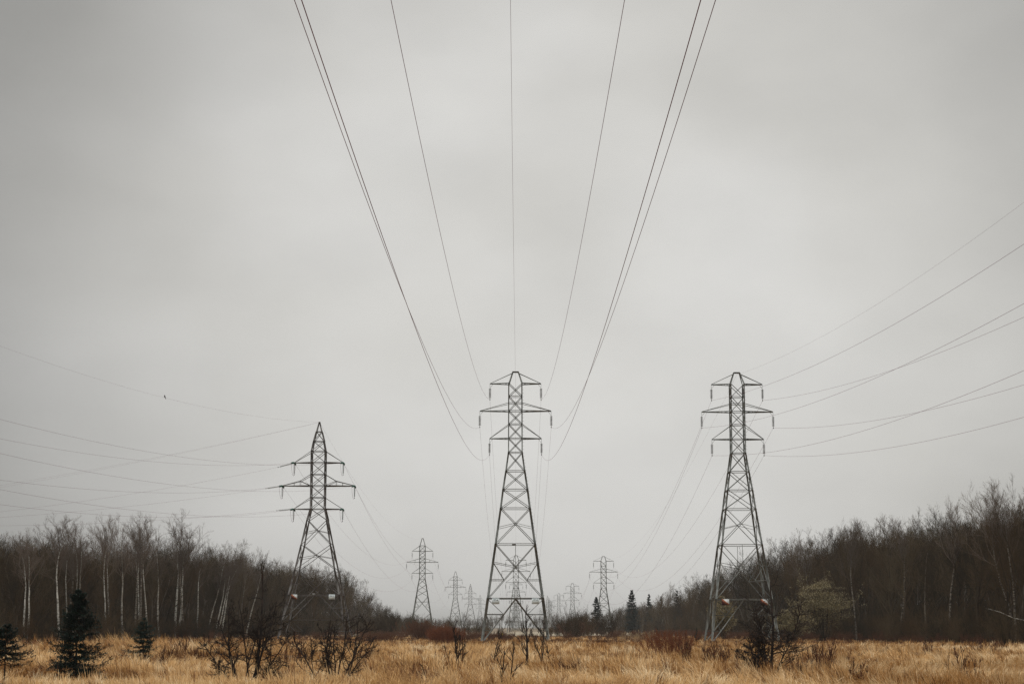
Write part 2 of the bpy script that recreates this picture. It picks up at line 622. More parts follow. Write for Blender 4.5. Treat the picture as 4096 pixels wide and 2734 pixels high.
    # crossarms and strings
    tips = {}
    for ai, (d, half, tie) in enumerate(T['arms']):
        h = hw(d); zt = height - d
        for s in (-1, 1):
            m = []
            tip = (s * half, 0, zt)
            for sy in (-1, 1):
                m.append(((s * h, sy * h, zt), (s * half, sy * .06, zt), bw * 1.5))
                th = hw(tie)
                if kind == 'A' and ai == 0:
                    m.append(((s * .36, sy * .2, height - .15), (s * (half - .05), sy * .05, zt + .05), bw * .7))
                elif kind == 'B' and ai == 1:
                    kx, kz = h + (half - h) * .38, zt + .68
                    m.append(((s * th, sy * th, height - tie), (s * kx, sy * h * .62, kz), bw))
                    m.append(((s * kx, sy * h * .62, kz), (s * (half - .05), sy * .05, zt + .05), bw))
                    m.append(((s * kx, sy * h * .62, kz), (s * h, sy * h, zt), bw * .9))
                    m.append(((s * kx, sy * h * .62, kz), (s * kx, sy * h * .62, zt), bw * .6))
                    m.append(((s * (kx + .9), sy * h * .4, zt + .42), (s * (kx + .9), sy * h * .4, zt), bw * .5))
                else:
                    m.append(((s * th, sy * th, height - tie), (s * (half - .05), sy * .05, zt + .05), bw * .85))
                if kind == 'C' and ai == 1:
                    for q in (.35, .7):
                        xx = h + (half - h) * q
                        zz = zt + (d - tie) * (1 - q)
                        m.append(((s * xx, sy * h * (1 - q), zz), (s * xx, sy * h * (1 - q), zt), bw * .6))
            for q0, q1 in ((0, .3), (.3, .6)):
                x0, x1 = h + (half - h) * q0, h + (half - h) * q1
                m.append(((s * x0, h * (1 - q0), zt), (s * x1, -h * (1 - q1), zt), bw * .6))
                m.append(((s * x1, h * (1 - q1), zt), (s * x1, -h * (1 - q1), zt), bw * .6))
            if kind != 'B' and detail:
                m.append(((s * (half - .38), 0, zt - .03), (s * half, 0, zt - .52), .03))
            V, Fq = angles([a for a, b, c in m], [b for a, b, c in m], [c * thick for a, b, c in m])
            link('crossarm', mesh_np('crossarm', V, Fq, [steel]), root)
            key = (ai, s)
            if kind in 'AC':
                me, end = string_mesh(8, .146, .165, (s * half, 0, zt - .02), (0, 0, -1), M['disc'], .55, .12)
                link('insulator_string', me, root)
                tips[key] = end
            else:
                me, end = string_mesh(8, .17, .12, (s * half, 0, zt), (0, 0, -1), M['disc_green'] if s > 0 else M['disc_pale'], .2, .12)
                link('insulator_string', me, root)
                tips[key] = Vector((s * half, 0, zt))
    tips['top'] = Vector((0, 0, height - (.25 if kind == 'A' else .02)))
    if detail and kind == 'A':
        # step bolts up the right-hand leg and the lifting link under the top plate
        V, Fq = tubes([(0, 0, 0)], [.011], [(.20, -.02, 0)], [.011], 4)
        me = mesh_np('step_bolt', V, Fq, [steel])
        for z in np.arange(3.2, height - 2, .42):
            h = hw(height - z)
            link('step_bolt', me, root, (h, -h, z))
    Mw = Matrix.Translation(loc) @ Matrix.Rotation(rz, 4, 'Z')
    return root, {k: Mw @ v for k, v in tips.items()}, hw


def gusset(root, x, y, z, s=.18):
    V, Fq = boxq(x - s, x + s, y - .015, y + .015, z - s, z + s)
    link('gusset_plate', mesh_np('gusset_plate', V, Fq, [M['steel_dark']]), root)


def sign(root, x, y, z, wd, ht, mat, lines, label):
    """hanging plate, top at z, on the front face of a tower"""
    V, Fq = boxq(-wd / 2, wd / 2, -.012, .012, -ht / 2, ht / 2)
    p = link('sign_plate', mesh_np('sign_plate', V, Fq, [mat]), root, (x, y, z - ht / 2))
    p['label'] = label
    for txt, size, dz in lines:
        me = text_mesh(txt, size, M['ink'] if size > .1 else M['ink_pale'])
        link('lettering', me, p, (0, -.016, dz))


small = [("DOUBLE CIRCUIT", .075, -.07), ("TOWER LINE", .065, -.13), ("REPORT DAMAGE", .06, -.26)]
small = [("- --- -----  --- ----", .07, -.06), ("--- -----  ---", .07, -.125), ("---- --  ---  ----", .065, -.25)]
CX = lambda Y: -.2527 + (.42 + .2527) * Y / 217      # axis of the centre line

TW = {}
r, TW['A'], h = make_tower('A', (.42, 217, 0), 31.9, 'tall flat-topped lattice tower in the middle with two white signs on its low beam')
for sx, t in ((-2.31, 'ST-6'), (2.31, 'ST-5')):
    sign(r, sx, -h(26.9) - .09, 31.9 - 26.93, .86, .66, M['plate'], [(t, .26, .14)] + small, 'white plate lettered ' + t)
gusset(r, 0, -h(26.9) - .03, 31.9 - 27.0, .16)
V, Fq = boxq(-.19, .19, -.03, .03, -.11, .11)
link('number_plate', mesh_np('number_plate', V, Fq, [M['steel_dark']]), r, (-.22, -h(20.57) - .1, 31.9 - 20.7))

r, TW['R'], h = make_tower('A', (26.95, 217, 0), 31.8, 'tall flat-topped lattice tower at the right with two rust-stained signs')
for sx in (-2.2, 2.3):
    sign(r, sx, -h(26.9) - .09, 31.8 - 26.93, .86, .68, M['plate_stained'], [], 'white plate with red-brown stain')
gusset(r, 0, -h(26.9) - .03, 31.8 - 27.0, .16)

r, TW['B'], h = make_tower('B', (-28.1, 265, 0), 31.2, 'tall pointed brown lattice tower at the left with green insulators')
sign(r, -2.8, -h(25) - .1, 31.2 - 24.95, .87, .67, M['plate_stained'], [('W', .16, .16)], 'white plate half covered by red stain')
sign(r, 2.55, -h(25) - .1, 31.2 - 24.95, .87, .67, M['plate'], [('SW-1', .27, .12)] + small[:2], 'white plate lettered SW-1')
gusset(r, -.05, -h(25) - .03, 31.2 - 25, .22)
gusset(r, -.05, h(25) + .03, 31.2 - 25, .22)
rootB = r

for key, kind, x, y, ht, lab in [
    ('A2', 'A', 1.2, 550, 22.9, 'grey lattice tower seen between the legs of the middle tower, second of its line'),
    ('A3', 'A', 1.9, 845, 22.4, 'hazy lattice tower right behind the second tower of the centre line'),
    ('A4', 'A', 2.4, 1150, 22.6, 'faint lattice tower fourth along the centre line'),
    ('A5', 'A', 2.9, 1460, 22.6, 'very faint lattice tower fifth along the centre line'),
    ('A6', 'A', 3.3, 1780, 22.6, 'barely visible lattice tower far down the centre line'),
    ('R2', 'A', 27.9, 560, 23.0, 'flat-topped tower between the two spruces at the edge of the right wood'),
    ('R3', 'A', 28.4, 865, 22.1, 'flat-topped hazy tower left of the spruces, third in the right line'),
    ('R4', 'A', 29.7, 1170, 23.0, 'small faint flat-topped tower, fourth in the right line'),
    ('R5', 'A', 31.0, 1480, 22.8, 'faint tower whose arms overlap a pointed tower just right of the middle tower'),
    ('C1', 'C', -27.0, 554, 28.2, 'pointed grey lattice tower above the shrubs, second in the left line'),
    ('C2', 'C', -26.0, 847, 27.0, 'pointed hazy tower behind the red thicket, third in the left line'),
    ('B2', 'B', -26.2, 1160, 28.6, 'pale wide-legged pointed tower just left of the middle tower'),
    ('B3', 'B', 33.2, 1720, 31.0, 'faint pointed tower just right of the middle tower'),
    ('B4', 'B', 38.5, 1900, 31.0, 'faint pointed tower overlapping the right side of its neighbour'),
    ('R6', 'A', 36.0, 2350, 26.0, 'nearly vanished tower in the haze, left of the faint pointed pair'),
    ('R7', 'A', 41.0, 2500, 26.0, 'nearly vanished tower in the haze, close to the faint pointed pair'),
    ('C3', 'C', -25.5, 1470, 27.0, 'nearly vanished tower behind the pale wide-legged one')]:
    r, TW[key], _ = make_tower(kind, (x, y, 0), ht, lab, detail=False)

# ------------------------------------------------------------------ wires
def wire(name, segs, rad, label, group=None):
    """segs: polylines (arrays of points) that follow each other"""
    parts = []
    for P in segs:
        P = np.asarray(P)
        parts.append(tubes(P[:-1], np.full(len(P) - 1, rad), P[1:], np.full(len(P) - 1, rad), 5))
    V, Fq = join(parts)
    o = link(name, mesh_np(name, V, Fq, [M['wire']], smooth=True))
    return tag(o, label, 'power line', group)


def span(p, q, b=.00034, n=50):
    """parabola between two supports, curvature b"""
    p, q = np.array(p), np.array(q)
    L = np.hypot(*(q - p)[:2])
    t = np.linspace(0, 1, n)[:, None]
    P = p + (q - p) * t
    P[:, 2] -= (b * L * L * t * (1 - t))[:, 0]
    return P


def run(p, th, a, b, L, n=90, x_end=None):
    """wire leaving p towards the viewer at heading th: slope a, curvature b"""
    s = np.linspace(0, L, n)
    dx, dy = math.sin(th), -math.cos(th)
    return np.stack([p[0] + dx * s, p[1] + dy * s, p[2] - a * s + b * s * s], 1)


LV = ['top', 'middle', 'lowest']
SD = {-1: 'left', 1: 'right'}
thA = math.atan((.42 + .2527) / 217)
sA = [.1206, .1226, .1209]
for ai in range(3):
    for s in (-1, 1):
        p = TW['A'][(ai, s)]
        near = run(p, -thA, sA[ai], .00034, 340)
        chain = [near] + [span(TW[a][(ai, s)], TW[b_][(ai, s)]) for a, b_ in (('A', 'A2'), ('A2', 'A3'), ('A3', 'A4'))]
        wire('conductor_wire', chain, .0088, f'cable passing overhead to the {SD[s]} end of the middle tower {LV[ai]} arm', 'conductors of the centre line')
p = TW['A']['top']
wire('shield_wire', [run(p, -thA, .085, .00024, 340)] + [span(TW[a]['top'], TW[b_]['top'], .00024) for a, b_ in (('A', 'A2'), ('A2', 'A3'), ('A3', 'A4'))], .007,
     'thin wire dropping straight to the peak of the middle tower', 'shield wires')

thR, bR = .0674, .000508
sR = {(0, -1): .0898, (0, 1): .1037, (1, -1): .0985, (1, 1): .1156, (2, -1): .0995, (2, 1): .1081}
for (ai, s), a in sR.items():
    p = TW['R'][(ai, s)]
    near = run(p, thR, a, bR, 235)
    chain = [near] + [span(TW[q][(ai, s)], TW[b_][(ai, s)]) for q, b_ in (('R', 'R2'), ('R2', 'R3'), ('R3', 'R4'))]
    wire('conductor_wire', chain, .0105, f'cable from the right frame edge to the right tower, {LV[ai]} arm, {SD[s]} end', 'conductors of the right line')
wire('shield_wire', [run(TW['R']['top'], thR, .0738, bR, 235)] + [span(TW[q]['top'], TW[b_]['top'], .00024) for q, b_ in (('R', 'R2'), ('R2', 'R3'))], .0055,
     'thin wire rising from the peak of the right tower to the right', 'shield wires')

thB, bB = -.1627, .000511
sB = {(0, -1): .1133, (0, 1): .1124, (1, -1): .1155, (1, 1): .1112, (2, -1): .1063, (2, 1): .1046}
for (ai, s), a in sB.items():
    p = TW['B'][(ai, s)]
    d1 = Vector((math.sin(thB), -math.cos(thB), -.12))
    d2 = (TW['C1'][(ai, s)] - p).normalized() + Vector((0, 0, -.08))
    lp = rootB.matrix_world.inverted() @ p if False else p - Vector((-28.1, 265, 0))
    ends = []
    for d in (d1, d2):
        me, end = string_mesh(8, .15, .15, lp, d, M['disc_green'], .2, .15)
        link('insulator_string', me, rootB)
        ends.append(end + Vector((-28.1, 265, 0)))
    # jumper loop between the two dead-end strings
    t = np.linspace(0, 1, 16)
    A_, B_ = np.array(ends[0]), np.array(ends[1])
    J = A_ + (B_ - A_) * t[:, None]
    J[:, 2] -= 1.75 * np.sin(np.pi * t) ** .7
    J -= np.array([-28.1, 265, 0])
    V, Fq = tubes(J[:-1], np.full(15, .014), J[1:], np.full(15, .014), 4)
    link('jumper_cable', mesh_np('jumper_cable', V, Fq, [M['wire']]), rootB)
    wire('conductor_wire', [run(ends[0], thB, a, bB, 250)], .0085, f'cable from the left frame edge to the pointed tower, {LV[ai]} arm, {SD[s]} end', 'conductors of the left line')
    wire('conductor_wire', [span(ends[1], TW['C1'][(ai, s)]), span(TW['C1'][(ai, s)], TW['C2'][(ai, s)])], .011,
         f'cable running away behind the pointed tower from its {LV[ai]} arm, {SD[s]} end', 'far conductors of the left line')
    if s < 0:
        q = at(-60, (2078, 2076, 2083)[ai], 262)
        d3 = (Vector(q) - p).normalized() + Vector((0, 0, -.09 if ai == 0 else -.05))
        me, e3 = string_mesh(12, .15, .12, lp, d3, M['disc_pale'], .35, .2)
        link('insulator_string', me, rootB)
        e3 = e3 + Vector((-28.1, 265, 0))
        q2 = np.array(e3) + (np.array(q) - np.array(e3)) * 1.35
        q2[2] = q[2] - .5
        wire('conductor_wire', [span(e3, q2, .0012)], .008, f'thin tap cable leaving the {LV[ai]} left arm of the pointed tower', 'tap cables of the left tower')
shB = run(TW['B']['top'], thB, .1007, bB, 250)
wire('shield_wire', [shB], .0055, 'thin wire carrying a small bird, from the left frame edge to the pointed tower peak', 'shield wires')
wire('shield_wire', [span(TW['B']['top'], TW['C1']['top'], .00024)], .007, 'thin wire running away from the pointed tower peak', 'shield wires')
for k, dy in enumerate((0, 5)):
    q = np.array(at(-60, 1950, 258 + dy))
    q[2] -= k * .3
    wire('shield_wire', [span(TW['B']['top'], q, .0008)], .006, ('upper' if k == 0 else 'lower') + ' of the pair of faint wires sloping down-left from the pointed tower peak', 'shield wires')

# bird on the wire
tgt = at(673, 1584, 200)
best = None
for P in shB:
    pxx = 2048 + F_PX * P[0] / (P[1] * CT + (P[2] - EYE) * ST)
    if best is None or abs(pxx - 673) < best[0]:
        best = (abs(pxx - 673), P)
bp = best[1]
bird = empty('bird', (bp[0], bp[1], bp[2] + .01), R(70), 'small dark bird perched on the thin upper wire at the left', 'bird')
Pb = np.array([(-.10, 0, .22), (-.06, 0, .20), (0, 0, .11), (.07, 0, .04), (.10, 0, 0)])
Rb = np.array([.035, .055, .08, .05, .012])
V1, F1 = tubes(Pb[:-1], Rb[:-1], Pb[1:], Rb[1:], 10)
V2, F2 = lathe([(.001, -.045), (.03, -.03), (.045, 0), (.03, .03), (.001, .045)], 10, Matrix.Translation((-.09, 0, .25)))
V3, F3 = lathe([(.012, 0), (.001, .05)], 6, Matrix.Translation((-.13, 0, .25)) @ Matrix.Rotation(-math.pi / 2, 4, 'Y'))
V, Fq = join([(V1, F1), (V2, F2), (V3, F3)])
link('body', mesh_np('body', V, Fq, [M['bird']], smooth=True), bird)
V, Fq = tubes([(.09, -.02, .02), (.09, .02, .02)], [.02, .02], [(.24, -.03, -.12), (.24, .03, -.12)], [.018, .018], 4)
link('tail', mesh_np('tail', V, Fq, [M['bird']]), bird)
V, Fq = tubes([(0, -.02, .06), (0, .02, .06)], [.006] * 2, [(0, -.02, -.005), (0, .02, -.005)], [.006] * 2, 4)
link('foot', mesh_np('foot', V, Fq, [M['bird']]), bird)


# ------------------------------------------------------------------ plants: branching
def poly(start, dirv, length, r0, r1, nseg, rng, jit, up):
    """grow n polylines at once; returns segments and the points (n, nseg+1, 3)"""
    n = len(start)
    P = np.zeros((n, nseg + 1, 3)); P[:, 0] = start
    d = norm(dirv)
    for i in range(nseg):
        d = norm(d + rng.normal(0, jit, (n, 3)) + np.array([0, 0, up]))
        P[:, i + 1] = P[:, i] + d * (length / nseg)[:, None]
    t = np.linspace(0, 1, nseg + 1)[None]
    Rr = r0[:, None] * (1 - t) + r1[:, None] * t
    return P, Rr


def segs_of(P, Rr):
    return (P[:, :-1].reshape(-1, 3), Rr[:, :-1].ravel(), P[:, 1:].reshape(-1, 3), Rr[:, 1:].ravel())


def children(P, Rr, length, m, rng, ang, ratio, t0=.25, rk=.6, up=.1, fall=.6):
    n, k, _ = P.shape
    pi = np.repeat(np.arange(n), m)
    t = rng.uniform(t0, .98, len(pi))
    f = t * (k - 1); i = np.minimum(f.astype(int), k - 2); f = f - i
    S = P[pi, i] * (1 - f)[:, None] + P[pi, i + 1] * f[:, None]
    rr = Rr[pi, i] * (1 - f) + Rr[pi, i + 1] * f
    d = norm(P[pi, i + 1] - P[pi, i])
    u, v = frames(d)
    az = rng.uniform(0, 2 * np.pi, len(pi))
    an = rng.normal(ang, .15, len(pi))
    nd = d * np.cos(an)[:, None] + (u * np.cos(az)[:, None] + v * np.sin(az)[:, None]) * np.sin(an)[:, None]
    nd[:, 2] += up
    L = length[pi] * ratio * (1.05 - fall * t) * rng.uniform(.6, 1.25, len(pi))
    return S, norm(nd), L, rr * rk


def tree_arrays(seed, H=14., crown0=.35, spread=.24, n1=22, n2=9, n3=6, n4=3, ang=.75, lean=0., fork=False, rb=.011, twr=.0046, curl=.14, up=.10):
    rng = np.random.RandomState(seed)
    k = 12
    nst = 2 if fork else 1
    st = np.zeros((nst, 3)); st[:, 0] = np.linspace(-.1, .1, nst)
    dv = np.tile([lean, 0, 1.], (nst, 1)) + rng.normal(0, .04, (nst, 3))
    if fork: dv[0, 0] -= .10; dv[1, 0] += .10
    Pt, Rt = poly(st, dv, np.full(nst, H * .86), np.full(nst, H * rb), np.full(nst, H * .0022), k, rng, .06, .035)
    Pt[:, 0, 2] = -.15
    Rt[:, 0] *= 1.3
    trunk = tubes(*segs_of(Pt, Rt), 7)
    L0 = np.full(nst, H * spread / .5)
    S, D, L, rr = children(Pt, Rt, L0, n1, rng, ang, .60, crown0, .55, up, .42)
    out = []
    P, Rr = poly(S, D, L, np.minimum(rr, H * .0056), np.maximum(rr * .3, twr * 1.6), 6, rng, curl, up * 1.6)
    out.append(segs_of(P, Rr))
    S, D, L, rr = children(P, Rr, L, n2, rng, .65, .55, .15, .6, up)
    P, Rr = poly(S, D, L, np.maximum(rr, twr * 2.4), np.full(len(S), twr * 1.2), 3, rng, curl * 1.2, up)
    out.append(segs_of(P, Rr))
    S, D, L, rr = children(P, Rr, L, n3, rng, .6, .6, .1, .7, up)
    P, Rr = poly(S, D, L, np.full(len(S), twr * 1.1), np.full(len(S), twr * .7), 2, rng, curl * 1.3, up)
    out.append(segs_of(P, Rr))
    if n4:
        S, D, L, rr = children(P, Rr, L, n4, rng, .6, .7, .1, .7, up)
        P, Rr = poly(S, D, L, np.full(len(S), twr * .8), np.full(len(S), twr * .5), 1, rng, curl, up)
        out.append(segs_of(P, Rr))
    crown = tubes(*[np.concatenate([o[i] for o in out]) for i in range(4)], 3)
    k = H / np.quantile(crown[0][:, 2], .9995)
    return (trunk[0] * k, trunk[1]), (crown[0] * k, crown[1])


def tree_meshes(trunk, crown, mt, mc):
    return mesh_np('trunk', trunk[0], trunk[1], [mt], smooth=True), mesh_np('crown', crown[0], crown[1], [mc])


REF = 14.0
bare_kinds, joined = [], []
for i, kw in enumerate([
    dict(crown0=.32, spread=.32), dict(crown0=.25, spread=.36, fork=True, n1=12), dict(crown0=.45, spread=.28, ang=.6),
    dict(crown0=.30, spread=.38, ang=.85, curl=.2), dict(crown0=.2, spread=.34, n1=24), dict(crown0=.38, spread=.30, fork=True, n1=12, ang=.65)]):
    tr, cr = tree_arrays(100 + i, REF, **kw)
    bare_kinds.append(tree_meshes(tr, cr, M['bark'], M['twig']))
    V, Fq = join([tr, cr])
    joined.append(mesh_np('bare_tree_mass', V, Fq, [M['bark'], M['twig']], [0] * len(tr[1]) + [1] * len(cr[1])))
birch_kinds = []
for i, kw in enumerate([dict(crown0=.62, spread=.34, n1=20, ang=.7), dict(crown0=.68, spread=.36, n1=18, ang=.8),
                        dict(crown0=.55, spread=.28, n1=16, ang=.6), dict(crown0=.6, spread=.32, n1=12, ang=.7, fork=True)]):
    tr, cr = tree_arrays(200 + i, REF, rb=.0122, **kw)
    birch_kinds.append(tree_meshes(tr, cr, M['birch'], M['birch_twig']))


def shrub_arrays(seed, H=2.5, stems=14, spread=.5, n2=6, n3=4, rb=.008, twr=.0045, up=.06, jit=.10, base=.25, curl=.12, ang=.5):
    rng = np.random.RandomState(seed)
    st = np.zeros((stems, 3)); st[:, :2] = rng.normal(0, base * .5, (stems, 2)); st[:, 2] = -.08
    dv = np.zeros((stems, 3)); dv[:, 2] = 1; dv[:, :2] = rng.normal(0, spread, (stems, 2)) + st[:, :2] * .6
    L = H * rng.uniform(.65, 1.1, stems)
    P, Rr = poly(st, dv, L, np.full(stems, H * rb), np.full(stems, twr), 6, rng, jit, up)
    out = [segs_of(P, Rr)]
    S, D, L2, rr = children(P, Rr, L, n2, rng, ang, .45, .2, .6, up)
    P, Rr = poly(S, D, L2, np.maximum(rr, twr), np.full(len(S), twr * .7), 3, rng, curl, up)
    out.append(segs_of(P, Rr))
    if n3:
        S, D, L2, rr = children(P, Rr, L2, n3, rng, ang, .6, .1, .7, up)
        P, Rr = poly(S, D, L2, np.full(len(S), twr * .9), np.full(len(S), twr * .5), 2, rng, curl, up)
        out.append(segs_of(P, Rr))
    s = [np.concatenate([o[i] for o in out]) for i in range(4)]
    V, Fq = tubes(*s, 3)
    tint = np.repeat(np.clip(rng.normal(.45, .22, len(s[0])), 0, 1), 6)
    return V, Fq, tint


# ------------------------------------------------------------------ the two woods
LEFT_TOP = ([-200, 0, 100, 225, 330, 430, 560, 620, 712, 800, 940, 1020, 1120, 1200, 1300, 1400, 1460, 1500, 1585, 1640, 1720, 1800],
            [2135, 2140, 2140, 2132, 2130, 2135, 2140, 2150, 2150, 2150, 2165, 2160, 2190, 2235, 2245, 2255, 2300, 2370, 2435, 2455, 2475, 2490])
RIGHT_TOP = ([2300, 2400, 2450, 2550, 2600, 2690, 2740, 2800, 2850, 2960, 3070, 3200, 3310, 3400, 3560, 3666, 3760, 3830, 3900, 4000, 4096, 4300],
             [2485, 2450, 2420, 2400, 2385, 2335, 2290, 2275, 2250, 2180, 2125, 2105, 2090, 2050, 2015, 2010, 2000, 1985, 1930, 1910, 1920, 1920])


def edge(side, Y):
    return -47 + (min(Y, 520) - 150) * .02 if side < 0 else 46 - max(0, min(Y, 600) - 300) * .012


def canopy(side, Y):
    """height of the wood's edge at distance Y"""
    px = 2048 + F_PX * edge(side, Y) / (Y * 1.0)
    tab = LEFT_TOP if side < 0 else RIGHT_TOP
    py = float(np.interp(px, *tab))
    return max(3.0, at(px, py, Y)[2])


rng = np.random.RandomState(11)
WOOD = {-1: 'left', 1: 'right'}


dull_kinds = []
for tm, cm in birch_kinds:
    t2 = tm.copy(); t2.materials.clear(); t2.materials.append(M['birch_dull']); dull_kinds.append((t2, cm))


def place_tree(kinds, k, name, x, y, h, label, cat, group, tilt=0.0, sx=1.0):
    root = empty(name, (x, y, gz(x, y)), rng.uniform(0, 6.28) if tilt == 0 else 0, label, cat, group)
    s = h / REF
    root.scale = (s * sx, s * sx, s)
    if tilt: root.rotation_euler = (0, tilt, 0)
    tm, cm = kinds[k]
    link('trunk', tm, root); link('crown', cm, root)
    return root


ntree = 0
pts_mass = []
for side in (-1, 1):
    for row in range(12):
        Y = 128.0 + rng.uniform(0, 2)
        off = row * 3.3
        while Y < 880:
            x = edge(side, Y) + side * (off + rng.uniform(-1.4, 1.4))
            h = canopy(side, Y) * rng.uniform(.80, 1.04) * (1 if row else .92)
            inview = abs(x) < .30 * Y + 2
            if inview and h > 3.5:
                if row <= 1 and Y < 700:
                    zone = 'near' if Y < 230 else ('middle' if Y < 380 else 'far')
                    lab = {'near': f'bare brown tree in the tall near part of the {WOOD[side]} wood edge',
                           'middle': f'bare brown tree in the middle stretch of the {WOOD[side]} wood edge',
                           'far': f'bare greyish tree in the far hazy stretch of the {WOOD[side]} wood edge'}[zone]
                    place_tree(bare_kinds, rng.randint(6), 'bare_tree', x, Y, h, lab, 'tree', f'bare trees of the {WOOD[side]} wood edge, {zone} stretch', 0, rng.uniform(.8, 1.1))
                    ntree += 1
                else:
                    pts_mass.append((x, Y, gz(x, Y), h / REF, rng.uniform(0, 6.28)))
            elif (abs(x) < .36 * Y + 4) and h > 3.5:
                pts_mass.append((x, Y, gz(x, Y), h / REF, rng.uniform(0, 6.28)))
            base = (4.3 if row <= 1 else 4.6)
            Y += base * max(1, Y / 170) ** .9 * rng.uniform(.7, 1.3)
print('individual bare trees', ntree, 'mass', len(pts_mass))
# far tree lines across the fields
pts_far = []
for i in range(1500):
    Y = rng.uniform(1050, 2400)
    x = rng.uniform(-.30 * Y, .30 * Y)
    h = rng.uniform(4.5, 8.5) * (Y / 1150) ** .5 * (1 + .5 * (vnoise(x, Y, 60, 8) > .62))
    if abs(x - 1) < 6 and Y < 1300: continue
    pts_far.append((x, Y, 0, h / REF, rng.uniform(0, 6.28)))


def scatter(name, pts, meshes, label, cat='wood'):
    """one object whose points carry tree meshes"""
    pts = np.array(pts)
    me = bpy.data.meshes.new(name)
    me.vertices.add(len(pts)); me.vertices.foreach_set('co', pts[:, :3].astype(np.float32).ravel())
    for an, c in (('size', 3), ('turn', 4)):
        a = me.attributes.new(an, 'FLOAT', 'POINT'); a.data.foreach_set('value', pts[:, c].astype(np.float32))
    a = me.attributes.new('pick', 'INT', 'POINT'); a.data.foreach_set('value', np.random.RandomState(5).randint(0, len(meshes), len(pts)).astype(np.int32))
    o = link(name, me)
    tag(o, label, cat, kind='stuff')
    cn = bpy.data.collections.new(name + '_kinds')
    for i, m in enumerate(meshes):
        cn.objects.link(bpy.data.objects.new('%s_kind_%02d' % (name, i), m))
    ng = bpy.data.node_groups.new(name + '_nodes', 'GeometryNodeTree')
    ng.interface.new_socket('Geometry', in_out='INPUT', socket_type='NodeSocketGeometry')
    ng.interface.new_socket('Geometry', in_out='OUTPUT', socket_type='NodeSocketGeometry')
    nn = ng.nodes
    gi_, go = nn.new('NodeGroupInput'), nn.new('NodeGroupOutput')
    ip = nn.new('GeometryNodeInstanceOnPoints')
    ci = nn.new('GeometryNodeCollectionInfo')
    ci.inputs[0].default_value = cn
    ci.inputs[1].default_value = True; ci.inputs[2].default_value = True
    ng.links.new(gi_.outputs[0], ip.inputs['Points'])
    ng.links.new(ci.outputs[0], ip.inputs['Instance'])
    ip.inputs['Pick Instance'].default_value = True

    def na(attr, typ):
        q = nn.new('GeometryNodeInputNamedAttribute'); q.data_type = typ
        q.inputs[0].default_value = attr
        return [s_ for s_ in q.outputs if s_.enabled and s_.name == 'Attribute'][0]
    ng.links.new(na('pick', 'INT'), ip.inputs['Instance Index'])
    cx = nn.new('ShaderNodeCombineXYZ')
    ng.links.new(na('turn', 'FLOAT'), cx.inputs[2])
    ng.links.new(cx.outputs[0], ip.inputs['Rotation'])
    ng.links.new(na('size', 'FLOAT'), ip.inputs['Scale'])
    ng.links.new(ip.outputs[0], go.inputs[0])
    md = o.modifiers.new('scatter', 'NODES'); md.node_group = ng
    return o


scatter('wood', pts_mass, joined, 'deep brown mass of bare trees behind the wood edges')
scatter('far_wood', pts_far, joined, 'hazy grey line of trees across the far fields')

# named birches: px base, px top, py top, side
BIRCH = [(246, 222, 2050, -1, 'pale birch leaning left, leftmost white trunk in the left wood'),
         (275, 268, 2095, -1, 'slim birch above the big dark spruce, left stem of the trio'),
         (287, 290, 2085, -1, 'slim birch above the big dark spruce, middle stem of the trio'),
         (298, 312, 2080, -1, 'slim birch above the big dark spruce, right stem of the trio'),
         (432, 412, 2045, -1, 'white birch with dense twiggy top, left of the close pair'),
         (442, 435, 2050, -1, 'white birch with dense twiggy top, right of the close pair'),
         (496, 480, 2085, -1, 'thin grey birch between the two white birch groups'),
         (549, 541, 2042, -1, 'bright white birch, thickest left stem of the group above the small spruce'),
         (563, 556, 2050, -1, 'bright white birch, middle stem of the group above the small spruce'),
         (597, 566, 2055, -1, 'bright white birch leaning left, right stem of the group above the small spruce'),
         (640, 622, 2125, -1, 'thin birch between the white group and the tallest birch'),
         (708, 711, 2030, -1, 'tallest white birch of the left wood with open rounded crown'),
         (743, 716, 2120, -1, 'white birch trunk leaning left against the tallest birch'),
         (790, 808, 2150, -1, 'birch with forked pale limbs right of the tallest birch'),
         (829, 905, 2200, -1, 'white birch leaning right, first of the leaning row'),
         (862, 920, 2215, -1, 'white birch leaning right, second of the leaning row'),
         (888, 950, 2190, -1, 'white birch leaning right, third of the leaning row'),
         (950, 1010, 2180, -1, 'white birch leaning right, fourth of the leaning row'),
         (985, 1065, 2190, -1, 'white birch leaning right, last of the leaning row'),
         (104, 90, 2110, -1, 'dull brownish birch near the left frame edge'),
         (4078, 3950, 1905, 1, 'white birch leaning left with wide twiggy crown at the right'),
         (4068, 4010, 1890, 1, 'white crooked birch nearest the right frame edge'),
         (3800, 3806, 1985, 1, 'pale birch stem showing high in the right wood'),
         (3250, 3180, 2110, 1, 'pale leaning birch above the yellow-green bush'),
         (3430, 3412, 2060, 1, 'thin pale birch in the middle of the right wood'),
         (3600, 3640, 2020, 1, 'thin pale birch leaning right in the right wood'),
         (2640, 2690, 2325, 1, 'pale open birch standing above the far right trees'),
         (2568, 2580, 2400, 1, 'small white birch right of the tall spruce')]
rng = np.random.RandomState(77)
for i, (pb, pt, pyt, side, lab) in enumerate(BIRCH):
    sl = abs(pb - 2048) / F_PX
    Y = 45.0 / sl
    for _ in range(6):
        Y = (abs(edge(side, Y)) - 1.3 + (i % 3) * .8) / sl
    x, _, zt = at(pt, pyt, Y)
    xb = xat(pb, Y)
    place_tree(birch_kinds if side < 0 and i % 5 != 2 else dull_kinds, i % 4, 'birch_tree', xb, Y, zt / math.cos(math.atan((x - xb) / zt)), lab, 'tree',
               'white-barked birches of the woods', math.atan((x - xb) / zt) or .001, rng.uniform(.72, 1.12))

